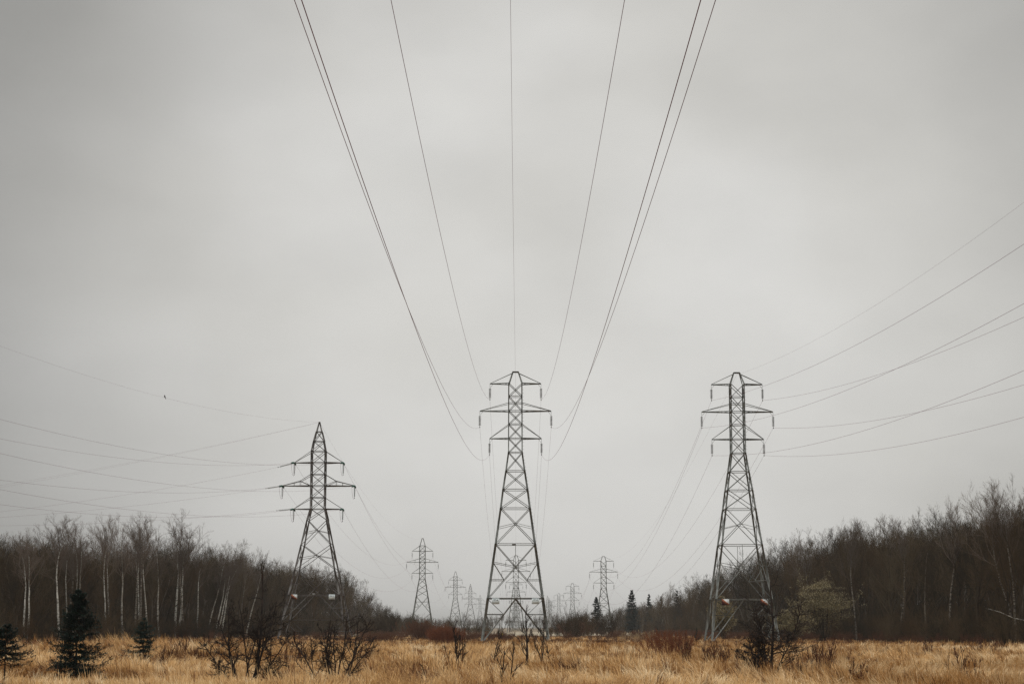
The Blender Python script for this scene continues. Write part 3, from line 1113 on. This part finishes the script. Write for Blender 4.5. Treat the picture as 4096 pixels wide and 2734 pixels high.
# undergrowth inside and in front of the woods
brush = []
for i in range(5):
    V, Fq, t = shrub_arrays(300 + i, 2.6, 16, .28, 7, 5, .006, .0055)
    brush.append(mesh_np('brush', V, Fq, [M['twig']]))
redbrush = []
for i in range(5):
    V, Fq, t = shrub_arrays(320 + i, 1.3, 26, .34, 6, 3, .007, .0048)
    redbrush.append(mesh_np('red_brush', V, Fq, [M['red_twig']], attr={'tint': t}))
pts = []
for side in (-1, 1):
    for i in range(2300):
        Y = 128 * (700 / 128) ** rng.rand()
        x = edge(side, Y) + side * (rng.uniform(-4.0, 12) if rng.rand() < .8 else rng.uniform(10, 34))
        if abs(x) < .34 * Y + 3:
            pts.append((x, Y, gz(x, Y), rng.uniform(.6, 1.9) * (1 if abs(x) > abs(edge(side, Y)) else .7), rng.uniform(0, 6.28)))
scatter('undergrowth', pts, brush, 'tangled brown undergrowth at the foot of the woods', 'undergrowth')
pts = []
for _ in range(5200):
    Y = 165 * (420 / 165) ** rng.rand()
    e = edge(-1 if rng.rand() < .5 else 1, Y)
    x = rng.uniform(edge(-1, Y) - 3, edge(1, Y) + 3)
    n_ = float(vnoise(x, Y, 14, 9))
    near_edge = min(abs(x - edge(-1, Y)), abs(x - edge(1, Y))) < 5 and n_ > (.52 if Y < 260 else .42)
    if min(abs(x - .4), abs(x - 27), abs(x + 28)) < 6 and Y < 232: continue
    centre = abs(x) < 22
    if near_edge or (n_ > (.72 if centre and Y < 300 else .52) and Y > 215):
        if Y > 250 and abs(x - 1) < 15 and n_ < .86: continue
        pts.append((x, Y, gz(x, Y), rng.uniform(.35, .95), rng.uniform(0, 6.28)))
scatter('red_brush', pts, redbrush, 'rust-brown low brush where the grass meets the trees', 'brush')
# low grey scrub between the left wood and the middle tower, and right of it
pts = []
for i in range(420):
    Y = rng.uniform(300, 640)
    px = rng.choice([rng.uniform(1480, 1960), rng.uniform(2190, 2460)])
    x = xat(px, Y)
    if vnoise(x, Y, 12, 12) > .45:
        pts.append((x, Y, 0, rng.uniform(.5, 1.5) * (1.25 if px < 1800 or px > 2230 else .7), rng.uniform(0, 6.28)))
scatter('scrub', pts, brush, 'grey-brown scrub beyond the field on both sides of the middle tower', 'scrub')

# ------------------------------------------------------------------ spruces
def spruce(name, seed, x, y, H, W, label, bare=.05, group='spruces', whorls=26, dens=1.0, z0=None, nw=.22, green=0.0):
    rng = np.random.RandomState(seed)
    root = empty(name, (x, y, gz(x, y) if z0 is None else z0), 0, label, 'tree', group)
    V, Fq = tubes([(0, 0, -.1)], [H * .016], [(0, 0, H * .98)], [.01], 7)
    link('trunk', mesh_np('trunk', V, Fq, [M['bark']], smooth=True), root)
    n = int(whorls * 7)
    t = bare + (1 - bare) * rng.rand(n) ** .9
    nw_ = max(7, int(whorls * .42))
    t = np.where(rng.rand(n) < .8, bare + (1 - bare) * (np.round((t - bare) / (1 - bare) * nw_) / nw_) * .985 + rng.normal(0, .006, n), t)
    t = np.clip(t, bare, .99)
    az = rng.uniform(0, 6.28, n)
    L = W * .5 * ((1 - t) ** .8 * .96 + .05) * rng.uniform(.38, 1.18, n) / (1 - bare) ** .8
    S = np.stack([np.zeros(n), np.zeros(n), t * H], 1)
    el_ = .35 + .5 * (t - .5)
    D = np.stack([np.cos(az), np.sin(az), el_ - .35], 1)
    P, Rr = poly(S, D, L, np.full(n, .012 + .002 * H), np.full(n, .004), 5, rng, .05, .01)
    P[:, :, 2] += (-.10 * L[:, None] * np.sin(np.linspace(0, np.pi, 6))[None]) + (L[:, None] * .10 * np.linspace(0, 1, 6)[None] ** 2)
    wood_ = tubes(*segs_of(P, Rr), 3)
    # side twigs carrying needle blades
    m = int(14 * dens)
    S2, D2, L2, _ = children(P, Rr, np.maximum(L, .18 * W / 2), m, rng, .75, .42, .12, 1, .02)
    D2[:, 2] *= .45
    P2, R2 = poly(S2, D2, L2, np.full(len(S2), .008), np.full(len(S2), .004), 2, rng, .06, -.03)
    # needles: thin leaf-like quads along twigs
    k = 7
    a = np.repeat(P2[:, :-1].reshape(-1, 3), k, 0); b = np.repeat(P2[:, 1:].reshape(-1, 3), k, 0)
    f = rng.rand(len(a), 1)
    c = a + (b - a) * f
    dn = norm(norm(b - a) + rng.normal(0, .55, a.shape))
    ln = H * .016 * rng.uniform(.6, 1.3, (len(a), 1)) + .02
    uu, _ = frames(dn)
    wd = ln * nw
    q = np.stack([c - uu * wd, c + dn * ln * .5 + uu * wd * .2 - uu * wd, c + dn * ln, c + uu * wd], 1).reshape(-1, 3)
    fq = np.arange(len(a) * 4).reshape(-1, 4)
    tint = np.repeat(np.clip(rng.normal(.45 + green, .25, len(a)) + .25 * (f[:, 0] - .5), 0, 1), 4)
    V, Fq = join([wood_, (q, fq)])
    tt = np.concatenate([np.zeros(len(wood_[0])), tint])
    link('foliage', mesh_np('foliage', V, Fq, [M['bark'], M['needle']], [0] * len(wood_[1]) + [1] * len(fq), attr={'tint': tt}), root)
    return root


def spruce_px(pxc, py_top, Y, Wpx, seed, label, **kw):
    x, _, zt = at(pxc, py_top, Y)
    z0 = gz(x, Y) if Y < 300 else 0
    spruce('spruce_tree', seed, xat(pxc, Y), Y, zt - z0, Wpx / F_PX * Y, label, **kw)


spruce_px(308, 2362, 63, 285, 1, 'big dark spruce in the grass in front of the left wood', bare=.08, whorls=34, dens=1.25, green=.08)
spruce_px(575, 2472, 84, 165, 2, 'small green spruce in the grass below the white birch group', bare=.08, whorls=22, dens=1.2, green=.35)
spruce_px(25, 2500, 52, 270, 3, 'dark spruce cut by the left frame edge', bare=.40, whorls=15, dens=1.0)
spruce_px(2386, 2388, 500, 84, 4, 'dark spruce overlapped by the second tower of the right line', whorls=40, dens=.6, bare=.03, nw=.45)
spruce_px(2529, 2360, 560, 84, 5, 'tall dark spruce rising above the far right trees', whorls=40, dens=.6, bare=.03, nw=.45)
spruce_px(2597, 2376, 600, 56, 6, 'spruce top showing above trees, right of the tall spruce', whorls=34, dens=.5, nw=.45)
spruce_px(2646, 2384, 620, 44, 7, 'narrow spruce top right of the tall spruce', whorls=30, dens=.5, nw=.45)
spruce_px(2710, 2362, 520, 52, 8, 'dark spruce top half hidden among the far right trees', whorls=30, dens=.5, nw=.45)
spruce_px(2786, 2510, 215, 26, 9, 'tiny dark spruce left of the right tower base', whorls=16, dens=.8)

# ------------------------------------------------------------------ foreground shrubs
def plant(name, seed, px, Y, arrs, mat, label, cat='shrub', group=None, rz=0, z=None):
    x = xat(px, Y)
    V, Fq, t = arrs
    o = link(name, mesh_np(name, V, Fq, [mat], attr={'tint': t}), None, (x, Y, gz(x, Y)))
    o.rotation_euler = (0, 0, rz)
    return tag(o, label, cat, group)


def gnarled(seed, stems, H, n2=13, n3=8, n4=3, curl=.22, twr=.0072, ang=.95):
    """stems: (x, lean, height, radius)"""
    out = []
    L = np.array([h for a, b, h, r in stems]); r0 = np.array([r for a, b, h, r in stems])
    want = np.array([a + b * h * .75 for a, b, h, r in stems])
    best = None
    for sd in range(seed * 100, seed * 100 + 80):     # keep the growth whose stems end where the plant's do
        rng = np.random.RandomState(sd)
        st = np.array([(a, rng.uniform(-.12, .12), -.1) for a, b, h, r in stems])
        dv = np.array([(b, rng.uniform(-.15, .15), 1) for a, b, h, r in stems])
        P, Rr = poly(st, dv, L * 1.12, r0, r0 * .42, 9, rng, .085, .05)
        e = np.abs(P[:, -1, 0] - want); e = e[0] * 3 + e.sum()
        if best is None or e < best[0]: best = (e, P, Rr, rng)
    _, P, Rr, rng = best
    out.append((segs_of(P, Rr), 6))
    s2 = []
    S, D, L2, rr = children(P, Rr, np.clip(L, 1.5, 2.6), n2, rng, ang, .46, .16, .5, .03)
    P, Rr = poly(S, D, L2, np.maximum(rr, twr * 1.8), np.full(len(S), twr * 1.1), 6, rng, curl, .02)
    out.append((segs_of(P, Rr), 4))
    S, D, L2, rr = children(P, Rr, L2, n3, rng, .8, .46, .1, .6, .03)
    P, Rr = poly(S, D, L2, np.maximum(rr, twr * .8), np.full(len(S), twr * .7), 3, rng, curl * 1.1, .03)
    out.append((segs_of(P, Rr), 3))
    S, D, L2, rr = children(P, Rr, L2, n4, rng, .9, .5, .1, .7, .05)
    P, Rr = poly(S, D, L2, np.full(len(S), twr * .8), np.full(len(S), twr * .5), 1, rng, curl, .05)
    out.append((segs_of(P, Rr), 3))
    V, Fq = join([tubes(*s_, k) for s_, k in out])
    return V, Fq, np.full(len(V), .5)


plant('thorny_shrub', 0, 1000, 61, gnarled(51, [(.15, .03, 3.5, .055), (.2, .33, 2.5, .03), (.05, -.38, 2.5, .03), (-.42, -.12, 2.2, .045), (-.30, -.45, 2.0, .035), (.05, .42, 1.9, .035), (-.45, -.95, 1.6, .028), (.3, .8, 1.7, .028), (-.15, .06, 1.9, .03), (.45, .2, 1.5, .025), (-.5, -1.7, 1.0, .02), (.3, 1.3, 1.0, .02)], 3.4),
      M['dark_twig'], 'large black gnarled thorny shrub left of the pointed tower', 'shrub', 'gnarled shrubs in the grass')
plant('thorny_shrub', 0, 1325, 60, gnarled(52, [(0, -.05, 1.9, .035), (.2, .28, 2.0, .032), (.3, .5, 2.1, .032), (-.15, .12, 1.8, .03), (.1, .15, 1.7, .03), (-.35, -.55, 1.7, .028), (.35, .85, 1.7, .025), (-.45, -.25, 1.5, .025), (.42, .35, 2.0, .025), (.15, -.3, 1.7, .025)], 2.2, n2=11, n3=7, n4=3),
      M['dark_twig'], 'spreading many-stemmed black shrub in front of the pointed tower', 'shrub', 'gnarled shrubs in the grass')
plant('thorny_shrub', 0, 3070, 66, gnarled(53, [(.12, .03, 3.15, .06), (.15, .28, 2.6, .03), (.05, -.3, 2.6, .03), (-.42, .02, 1.9, .05), (-.2, .18, 1.2, .035), (-.35, -.25, 1.5, .03), (.05, -.35, 2.2, .03), (.2, .45, 1.6, .025), (-.25, -.7, 1.2, .02)], 3.0, n2=18, n3=9, n4=3),
      M['dark_twig'], 'gnarled two-trunked thorn tree in front of the right tower', 'shrub', 'gnarled shrubs in the grass')


def sapling(seed, H, stems=3, spread=.25, n2=6, n3=3, rb=.014, jit=.10):
    return shrub_arrays(seed, H, stems, spread, n2, n3, rb * 1.35, .0105, .12, jit, .12, .18, .5)


for i, (px, Y, H, stems, n2, lab) in enumerate([
    (1839, 70, 1.15, 4, 8, 'dark knobbly sapling in the grass left of the middle tower'),
    (1806, 72, .75, 1, 5, 'short dark stub sapling beside the knobbly one'),
    (1976, 80, 1.3, 2, 7, 'dark sapling directly below the left leg of the middle tower'),
    (2006, 54, 1.35, 2, 7, 'tall thin sapling at the bottom edge below the middle tower'),
    (2112, 72, 2.0, 2, 8, 'tallest thin sapling below the middle tower, reaching above the horizon'),
    (2160, 78, 1.35, 3, 7, 'branching sapling below the right leg of the middle tower'),
    (2196, 84, .8, 2, 5, 'small sapling just right of the middle tower foot')]):
    plant('sapling', 0, px, Y, sapling(600 + i, H * 1.35, stems, .16 if 'thin' in lab else .3, n2, 4), M['dark_twig'], lab, 'sapling', 'bare saplings in the grass')

# willow thickets and red stalk clumps
def clump(seed, H, W, stems, n2=5, n3=3, twr=.006, up=.09):
    rng = np.random.RandomState(seed)
    V, Fq, t = shrub_arrays(seed, H, stems, .13, n2, n3, .006, twr, up, .05, 1.0, .10, .35)
    V = V.copy()
    return V * np.array([W, W * .5, 1]), Fq, t


plant('willow_thicket', 0, 1780, 186, clump(71, 1.65, 1.1, 520, 5, 3, .007), M['red_willow'], 'dense dark red willow thicket left of the middle tower', 'shrub', 'willow thickets')
plant('willow_thicket', 0, 2678, 108, clump(72, 1.45, 1.0, 120, 6, 3, .0055), M['red_willow'], 'wide open rust-coloured willow clump right of the middle', 'shrub', 'willow thickets')
plant('willow_thicket', 0, 2295, 330, clump(73, 2.5, 2.0, 120, 6, 3, .009), M['red_twig'], 'rounded grey-red willow shrub left of the spruce', 'shrub', 'willow thickets')
plant('willow_thicket', 0, 1520, 210, clump(74, 1.0, 2.0, 160, 5, 2, .006), M['red_twig'], 'low brown thicket at the foot of the left wood', 'shrub', 'willow thickets')
plant('willow_thicket', 0, 1690, 260, clump(75, 2.4, 1.7, 150, 6, 4, .009), M['red_twig'], 'brown willow shrub behind the dark red thicket', 'shrub', 'willow thickets')
plant('willow_thicket', 0, 800, 84, clump(76, .8, .9, 70, 5, 2, .005), M['stalk'], 'low reddish brush left of the large gnarled shrub', 'shrub', 'willow thickets')
rng = np.random.RandomState(5)
for i, (px, Y, H, lab) in enumerate([
    (1160, 78, .9, 'thin dark stalks between the two gnarled shrubs'), (1200, 84, .8, 'small stalk clump left of the many-stemmed shrub'),
    (2750, 76, .85, 'bare red stalks right of the willow clump'), (2820, 82, .7, 'short knobbly red stalks left of the thorn tree'),
    (2862, 80, .75, 'upright red stalks nearest the thorn tree on its left'), (2900, 84, .65, 'faint red stalks between others left of the thorn tree'),
    (3245, 72, .85, 'forked red stalks right of the thorn tree'), (3310, 66, 1.0, 'tall red stalks further right of the thorn tree'),
    (3200, 62, .5, 'low red stalks at the bottom right of the thorn tree'), (3717, 105, .85, 'dark single bushy sapling in the right field'),
    (3850, 62, .8, 'red stalks at the bottom near the right corner'), (3900, 110, .9, 'dark red stalks at the wood edge on the right'),
    (3975, 112, .8, 'dark red stalk clump at the far right wood edge'), (2980, 66, .6, 'low red stalks at the bottom left of the thorn tree'),
    (2290, 66, .45, 'dry curled weed in the pale grass right of centre'), (1450, 72, .7, 'dark twiggy weed right of the many-stemmed shrub'),
    (1690, 60, .4, 'small dark weed tuft at the bottom left of centre'), (720, 92, .8, 'brown twiggy weeds in front of the tallest birch'),
    (660, 76, .7, 'brown weed clump right of the small spruce'), (3420, 58, .5, 'low red stalks at the bottom of the right field')]):
    plant('weed_stalks', 0, px, Y, shrub_arrays(700 + i, H * 1.5, 9, .22, 6, 3, .008, .0075, .10, .09, .35, .14, .45), M['stalk'], lab, 'weeds', 'dry stalk clumps in the grass')

# catkin bushes
def catkin_bush(px, py, Y, H, W, seed, label):
    x, _, zt = at(px, py, Y)
    root = empty('catkin_bush', (x, Y, 0), 0, label, 'shrub', 'yellow-green bushes at the right wood')
    rng = np.random.RandomState(seed)
    V, Fq, t = shrub_arrays(seed, H, 30, .34, 7, 4, .007, .006, .03, .06, .8)
    V = V * np.array([W / H * 1.1, W / H * .9, 1])
    link('branches', mesh_np('branches', V, Fq, [M['twig']]), root)
    nc = 30000
    dr = norm(rng.normal(0, 1, (nc, 3)))
    rr = rng.rand(nc) ** .28 * (.50 + .95 * vnoise(dr[:, 0] + dr[:, 1] * .5, dr[:, 2], .42, seed + 9))
    c = dr * rr[:, None] * np.array([W * .5, W * .42, H * .44]) + np.array([0, 0, H * .56])
    c = c[vnoise(c[:, 0] + c[:, 1] * .7, c[:, 2], .5, seed + 3) > .46]
    c = np.concatenate([c, V[rng.choice(len(V), 11000)] + rng.normal(0, .05, (11000, 3))])
    c = c[c[:, 2] > H * (.12 + .40 * vnoise(c[:, 0], c[:, 1], .9, seed) + rng.normal(0, .06, len(c)))]
    d = norm(rng.normal(0, 1, c.shape)); u, v = frames(d)
    s = rng.uniform(.02, .055, (len(c), 1))
    q = np.stack([c - u * s, c - d * s * 1.6, c + u * s, c + d * s * 1.6], 1).reshape(-1, 3)
    link('catkins', mesh_np('catkins', q, np.arange(len(q)).reshape(-1, 4), [M['catkin']], attr={'tint': np.repeat(rng.rand(len(c)), 4)}), root)


catkin_bush(3290, 2320, 228, 7.6, 6.2, 81, 'rounded yellow-green bush at the edge of the right wood')
catkin_bush(3160, 2470, 222, 3.6, 3.6, 82, 'low yellow-green bush left of the rounded one')
catkin_bush(2888, 2410, 255, 5.2, 3.2, 83, 'yellow-green bush seen through the legs of the right tower')

# pale dead branch leaning out of the wood at the right
P = np.array([at(3942, 2430, 150), at(4000, 2446, 150), at(4050, 2468, 151), at(4110, 2482, 151), at(4190, 2515, 152)])
P[-1, 2] = .1
V, Fq = tubes(P[:-1], [.012, .02, .03, .04], P[1:], [.02, .03, .04, .06], 6)
tag(link('fallen_branch', mesh_np('fallen_branch', V, Fq, [M['birch']])), 'pale fallen branch leaning out of the dark wood at the right edge', 'branch')

# ------------------------------------------------------------------ small man-made things far off
def marker():
    Y = 250
    x, _, z = at(2008, 2540, Y)
    root = empty('marker_sign', (x, Y, 0), 0, 'yellow diamond sign behind a dark post, left leg side of the middle tower', 'sign')
    V, Fq = lathe([(.035, -.2), (.035, 1.02), (.02, 1.04)], 8)
    link('post', mesh_np('post', V, Fq, [M['wood_post']]), root)
    s = .21
    V = np.array([(0, 0, -s), (s, 0, 0), (0, 0, s), (-s, 0, 0), (0, .02, -s), (s, .02, 0), (0, .02, s), (-s, .02, 0)], float) + np.array([0, .045, .72])
    Fq = np.array([[0, 1, 2, 3], [7, 6, 5, 4], [0, 4, 5, 1], [1, 5, 6, 2], [2, 6, 7, 3], [3, 7, 4, 0]])
    link('sign_plate', mesh_np('sign_plate', V, Fq, [M['yellow']]), root)


marker()


def utility_pole(px, Y, H, arms, label):
    x = xat(px, Y)
    root = empty('utility_pole', (x, Y, 0), 0, label, 'utility pole', 'wooden poles in the distance')
    V, Fq = lathe([(.17, -.2), (.11, H)], 8)
    link('pole', mesh_np('pole', V, Fq, [M['wood_post']], smooth=True), root)
    for z, hw_ in arms:
        V, Fq = boxq(-hw_, hw_, -.19, -.12, z - .07, z + .07)
        link('crossarm', mesh_np('crossarm', V, Fq, [M['wood_post']]), root)
        for s in (-1, -.45, .45, 1):
            V, Fq = lathe([(.03, 0), (.07, .05), (.05, .16), (.01, .2)], 6, Matrix.Translation((s * (hw_ - .1), -.155, z + .07)))
            link('insulator', mesh_np('insulator', V, Fq, [M['disc']]), root)


utility_pole(1970, 900, 5.6, [(5.3, 1.0)], 'single wooden pole in the haze left of the crossarm pair')
utility_pole(1998, 780, 5.8, [(5.5, 1.2), (4.9, 1.2)], 'wooden pole with two crossarms, left of the hazy pair')
utility_pole(2004, 800, 5.8, [(5.5, 1.2), (4.9, 1.2)], 'wooden pole with two crossarms, right of the hazy pair')
# H frame behind the second tower
x = xat(2065, 620)
root = empty('pole_frame', (x, 620, 0), 0, 'wide two-pole frame with long beams behind the second centre tower', 'utility pole')
for s in (-1, 1):
    V, Fq = lathe([(.15, -.2), (.11, 4.2)], 8, Matrix.Translation((s * 2.2, 0, 0)))
    link('pole', mesh_np('pole', V, Fq, [M['wood_post']], smooth=True), root)
for z in (3.7, 3.35):
    V, Fq = boxq(-4.0, 4.0, -.2, -.13, z - .05, z + .05)
    link('beam', mesh_np('beam', V, Fq, [M['wood_post']]), root)

# ------------------------------------------------------------------ grass
rng = np.random.RandomState(21)


def spread_y(n, y0, y1, pw):
    e = 1 - pw if abs(1 - pw) > .01 else .01
    return (y0 ** e + rng.rand(n) * (y1 ** e - y0 ** e)) ** (1 / e)


def in_clearing(X, Y):
    lim = np.where(X < 0, 47 - (np.clip(Y, 150, 520) - 150) * .02 + 2, 48 - np.maximum(0, Y - 300) * .012)
    return np.abs(X) < lim


def blade_mesh(X, Y, h, th, lean, wd, t):
    """one bent three-part blade per entry"""
    h = h * np.interp(Y, [120, 190], [1, .52]) * np.where(Y > 120, np.interp(X / Y, [-.2, -.13], [1.75, 1]), 1)
    n = len(X)
    Z = ground_z(X, Y)
    dx, dy = np.cos(th), np.sin(th)
    base = np.stack([X, Y, Z - .03], 1)
    dirh = np.stack([dx, dy, np.zeros(n)], 1)
    side = np.stack([-dy, dx, np.zeros(n)], 1)
    ra = rng.uniform(0, np.pi, n)
    side = norm(side * np.cos(ra)[:, None] + dirh * np.sin(ra)[:, None] * .5)
    up = np.array([0, 0, 1.])
    p1 = base + up * (h * .55 * np.cos(lean * .5))[:, None] + dirh * (h * .55 * np.sin(lean * .5))[:, None]
    p2 = p1 + up * (h * .5 * np.cos(lean * 1.35))[:, None] + dirh * (h * .5 * np.sin(lean * 1.35))[:, None]
    s = side * wd[:, None]
    V = np.stack([base - s, base + s, p1 + s * .8, p1 - s * .8, p2 + s * .25, p2 - s * .25], 1).reshape(-1, 3)
    k = np.arange(n)[:, None] * 6
    Fq = np.concatenate([k + [0, 1, 2, 3], k + [3, 2, 4, 5]])
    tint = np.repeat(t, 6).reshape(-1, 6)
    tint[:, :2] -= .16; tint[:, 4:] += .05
    return V, Fq, np.clip(tint, 0, 1).ravel()


def colour(X, Y):
    band = np.clip((Y - 130) / 50, 0, 1) * .34           # rustier growth towards the trees
    patch = vnoise(X, Y, 16, 41) * .5 + vnoise(X, Y, 4.5, 42) * .5
    left = np.clip((-X / Y - .08) / .15, 0, 1) * .12
    near = np.clip((58 - Y) / 14, 0, 1) * .10
    weedy = np.clip((vnoise(X, Y, 2.4, 45) * .6 + vnoise(X, Y, 9, 46) * .4 - .60) / .12, 0, 1) * .34
    return .72 - weedy + .98 * (patch - .5) - band * (.5 + vnoise(X, Y, 12, 43)) - left - near


def wind(X, Y):
    return 2 * np.pi * vnoise(X, Y, 7.0, 35) * 1.2


def tussocks(nc, per, y0, y1, pw, r, hm, w0):
    Y = spread_y(nc, y0, y1, pw)
    X = rng.uniform(-1, 1, nc) * (.325 * Y + 3)
    ok = in_clearing(X, Y); X, Y = X[ok], Y[ok]; nc = len(X)
    ht = hm * rng.uniform(.45, 1.5, nc) * (.6 + .8 * vnoise(X, Y, 7, 32))
    tc_ = colour(X, Y) + rng.normal(0, .20, nc)
    flat = rng.rand(nc) < .30 + .3 * (vnoise(X, Y, 5, 37) > .55)
    rad = r * rng.uniform(.6, 1.5, nc)
    i = np.repeat(np.arange(nc), per)
    n = len(i)
    a = rng.uniform(0, 2 * np.pi, n); q = np.abs(rng.normal(0, .6, n))
    x = X[i] + np.cos(a) * q * rad[i]; y = Y[i] + np.sin(a) * q * rad[i]
    wn = wind(X, Y)[i] + rng.normal(0, .35, n)
    vx = np.cos(a) * q + np.cos(wn) * 1.1; vy = np.sin(a) * q + np.sin(wn) * 1.1
    th = np.arctan2(vy, vx)
    lean = np.where(flat[i], rng.normal(1.15, .2, n), rng.normal(.5, .2, n) + .3 * q)
    h = ht[i] * rng.uniform(.6, 1.1, n) * (1 - .25 * np.minimum(q, 1.5))
    return blade_mesh(x, y, h, th, np.clip(lean, .05, 1.5), w0 * (y / 60) ** .75 * rng.uniform(.6, 1.4, n), tc_[i] + rng.normal(0, .09, n))


def carpet(n, y0, y1, pw, h0, h1, w0):
    Y = spread_y(n, y0, y1, pw)
    X = rng.uniform(-1, 1, n) * (.325 * Y + 3)
    ok = in_clearing(X, Y); X, Y = X[ok], Y[ok]; n = len(X)
    return blade_mesh(X, Y, rng.uniform(h0, h1, n), wind(X, Y) + rng.normal(0, .7, n), np.clip(rng.normal(.75, .3, n), .05, 1.4),
                      w0 * (Y / 60) ** .75 * rng.uniform(.6, 1.4, n), colour(X, Y) - .08 + rng.normal(0, .13, n))


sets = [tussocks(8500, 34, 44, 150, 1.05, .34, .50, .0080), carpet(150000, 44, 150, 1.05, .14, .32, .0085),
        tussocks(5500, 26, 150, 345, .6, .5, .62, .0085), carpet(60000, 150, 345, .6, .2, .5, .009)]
# rusty weed stems standing in patches
n = 16000
Y = spread_y(n, 48, 230, 1.0); X = rng.uniform(-1, 1, n) * (.325 * Y + 3)
ok = in_clearing(X, Y) & (vnoise(X, Y, 2.4, 45) * .6 + vnoise(X, Y, 9, 46) * .4 > .63); X, Y = X[ok], Y[ok]; n = len(X)
sets.append(blade_mesh(X, Y, rng.uniform(.4, .85, n), rng.uniform(0, 6.28, n), rng.uniform(.05, .45, n), .007 * (Y / 60) ** .75, rng.uniform(-.05, .25, n)))
# taller upright seed stalks that break the outline
n = 9000
Y = spread_y(n, 48, 300, 1.0); X = rng.uniform(-1, 1, n) * (.325 * Y + 3)
ok = in_clearing(X, Y) & (vnoise(X, Y, 6, 51) > .5); X, Y = X[ok], Y[ok]; n = len(X)
sets.append(blade_mesh(X, Y, rng.uniform(.5, .9, n), wind(X, Y), rng.uniform(.05, .5, n), .006 * (Y / 60) ** .75, colour(X, Y) + rng.choice([-.3, .15], n)))
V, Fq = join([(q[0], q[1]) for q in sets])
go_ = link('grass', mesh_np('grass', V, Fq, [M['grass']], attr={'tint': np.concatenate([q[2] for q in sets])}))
tag(go_, 'tall dry tan grass covering the clearing', 'grass', kind='stuff')

# reeds with pale plumes
rng = np.random.RandomState(61)
n = 260
px = rng.uniform(2470, 2620, n); Y = rng.uniform(205, 260, n)
X = (px - 2048) / F_PX * Y
h = rng.uniform(.6, 1.25, n) * (vnoise(X, Y, 2.5, 71) + .3)
b0 = np.stack([X, Y, np.zeros(n)], 1); tp = b0 + np.stack([rng.normal(0, .12, n), rng.normal(0, .1, n), h], 1)
mid = b0 + (tp - b0) * .84
s1 = tubes(b0, np.full(n, .008), mid, np.full(n, .006), 3)
s2 = tubes(mid, np.full(n, .02), tp, np.full(n, .045), 4)
V, Fq = join([s1, s2])
tag(link('reeds', mesh_np('reeds', V, Fq, [M['reed']], attr={'tint': np.repeat(rng.rand(2 * n), np.r_[np.full(n, 6), np.full(n, 8)])})),
    'pale plumed reeds below the tall spruce', 'reeds', kind='stuff')

# ------------------------------------------------------------------ haze
V, Fq = boxq(-8500, 8500, -2500, 8500, -1.5, 44)
hz = link('haze', mesh_np('haze', V, Fq, []))
tag(hz, kind='stuff', label='pale mist lying over the clearing and the distant fields', cat='haze')
m = bpy.data.materials.new('haze')
m.use_nodes = True
m.node_tree.nodes.clear()
ho = m.node_tree.nodes.new('ShaderNodeOutputMaterial')
pv = m.node_tree.nodes.new('ShaderNodeVolumePrincipled')
pv.inputs['Color'].default_value = (.93, .935, .92, 1)
pv.inputs['Density'].default_value = .000145
pv.inputs['Anisotropy'].default_value = 0.0
m.node_tree.links.new(pv.outputs[0], ho.inputs['Volume'])
hz.data.materials.append(m)
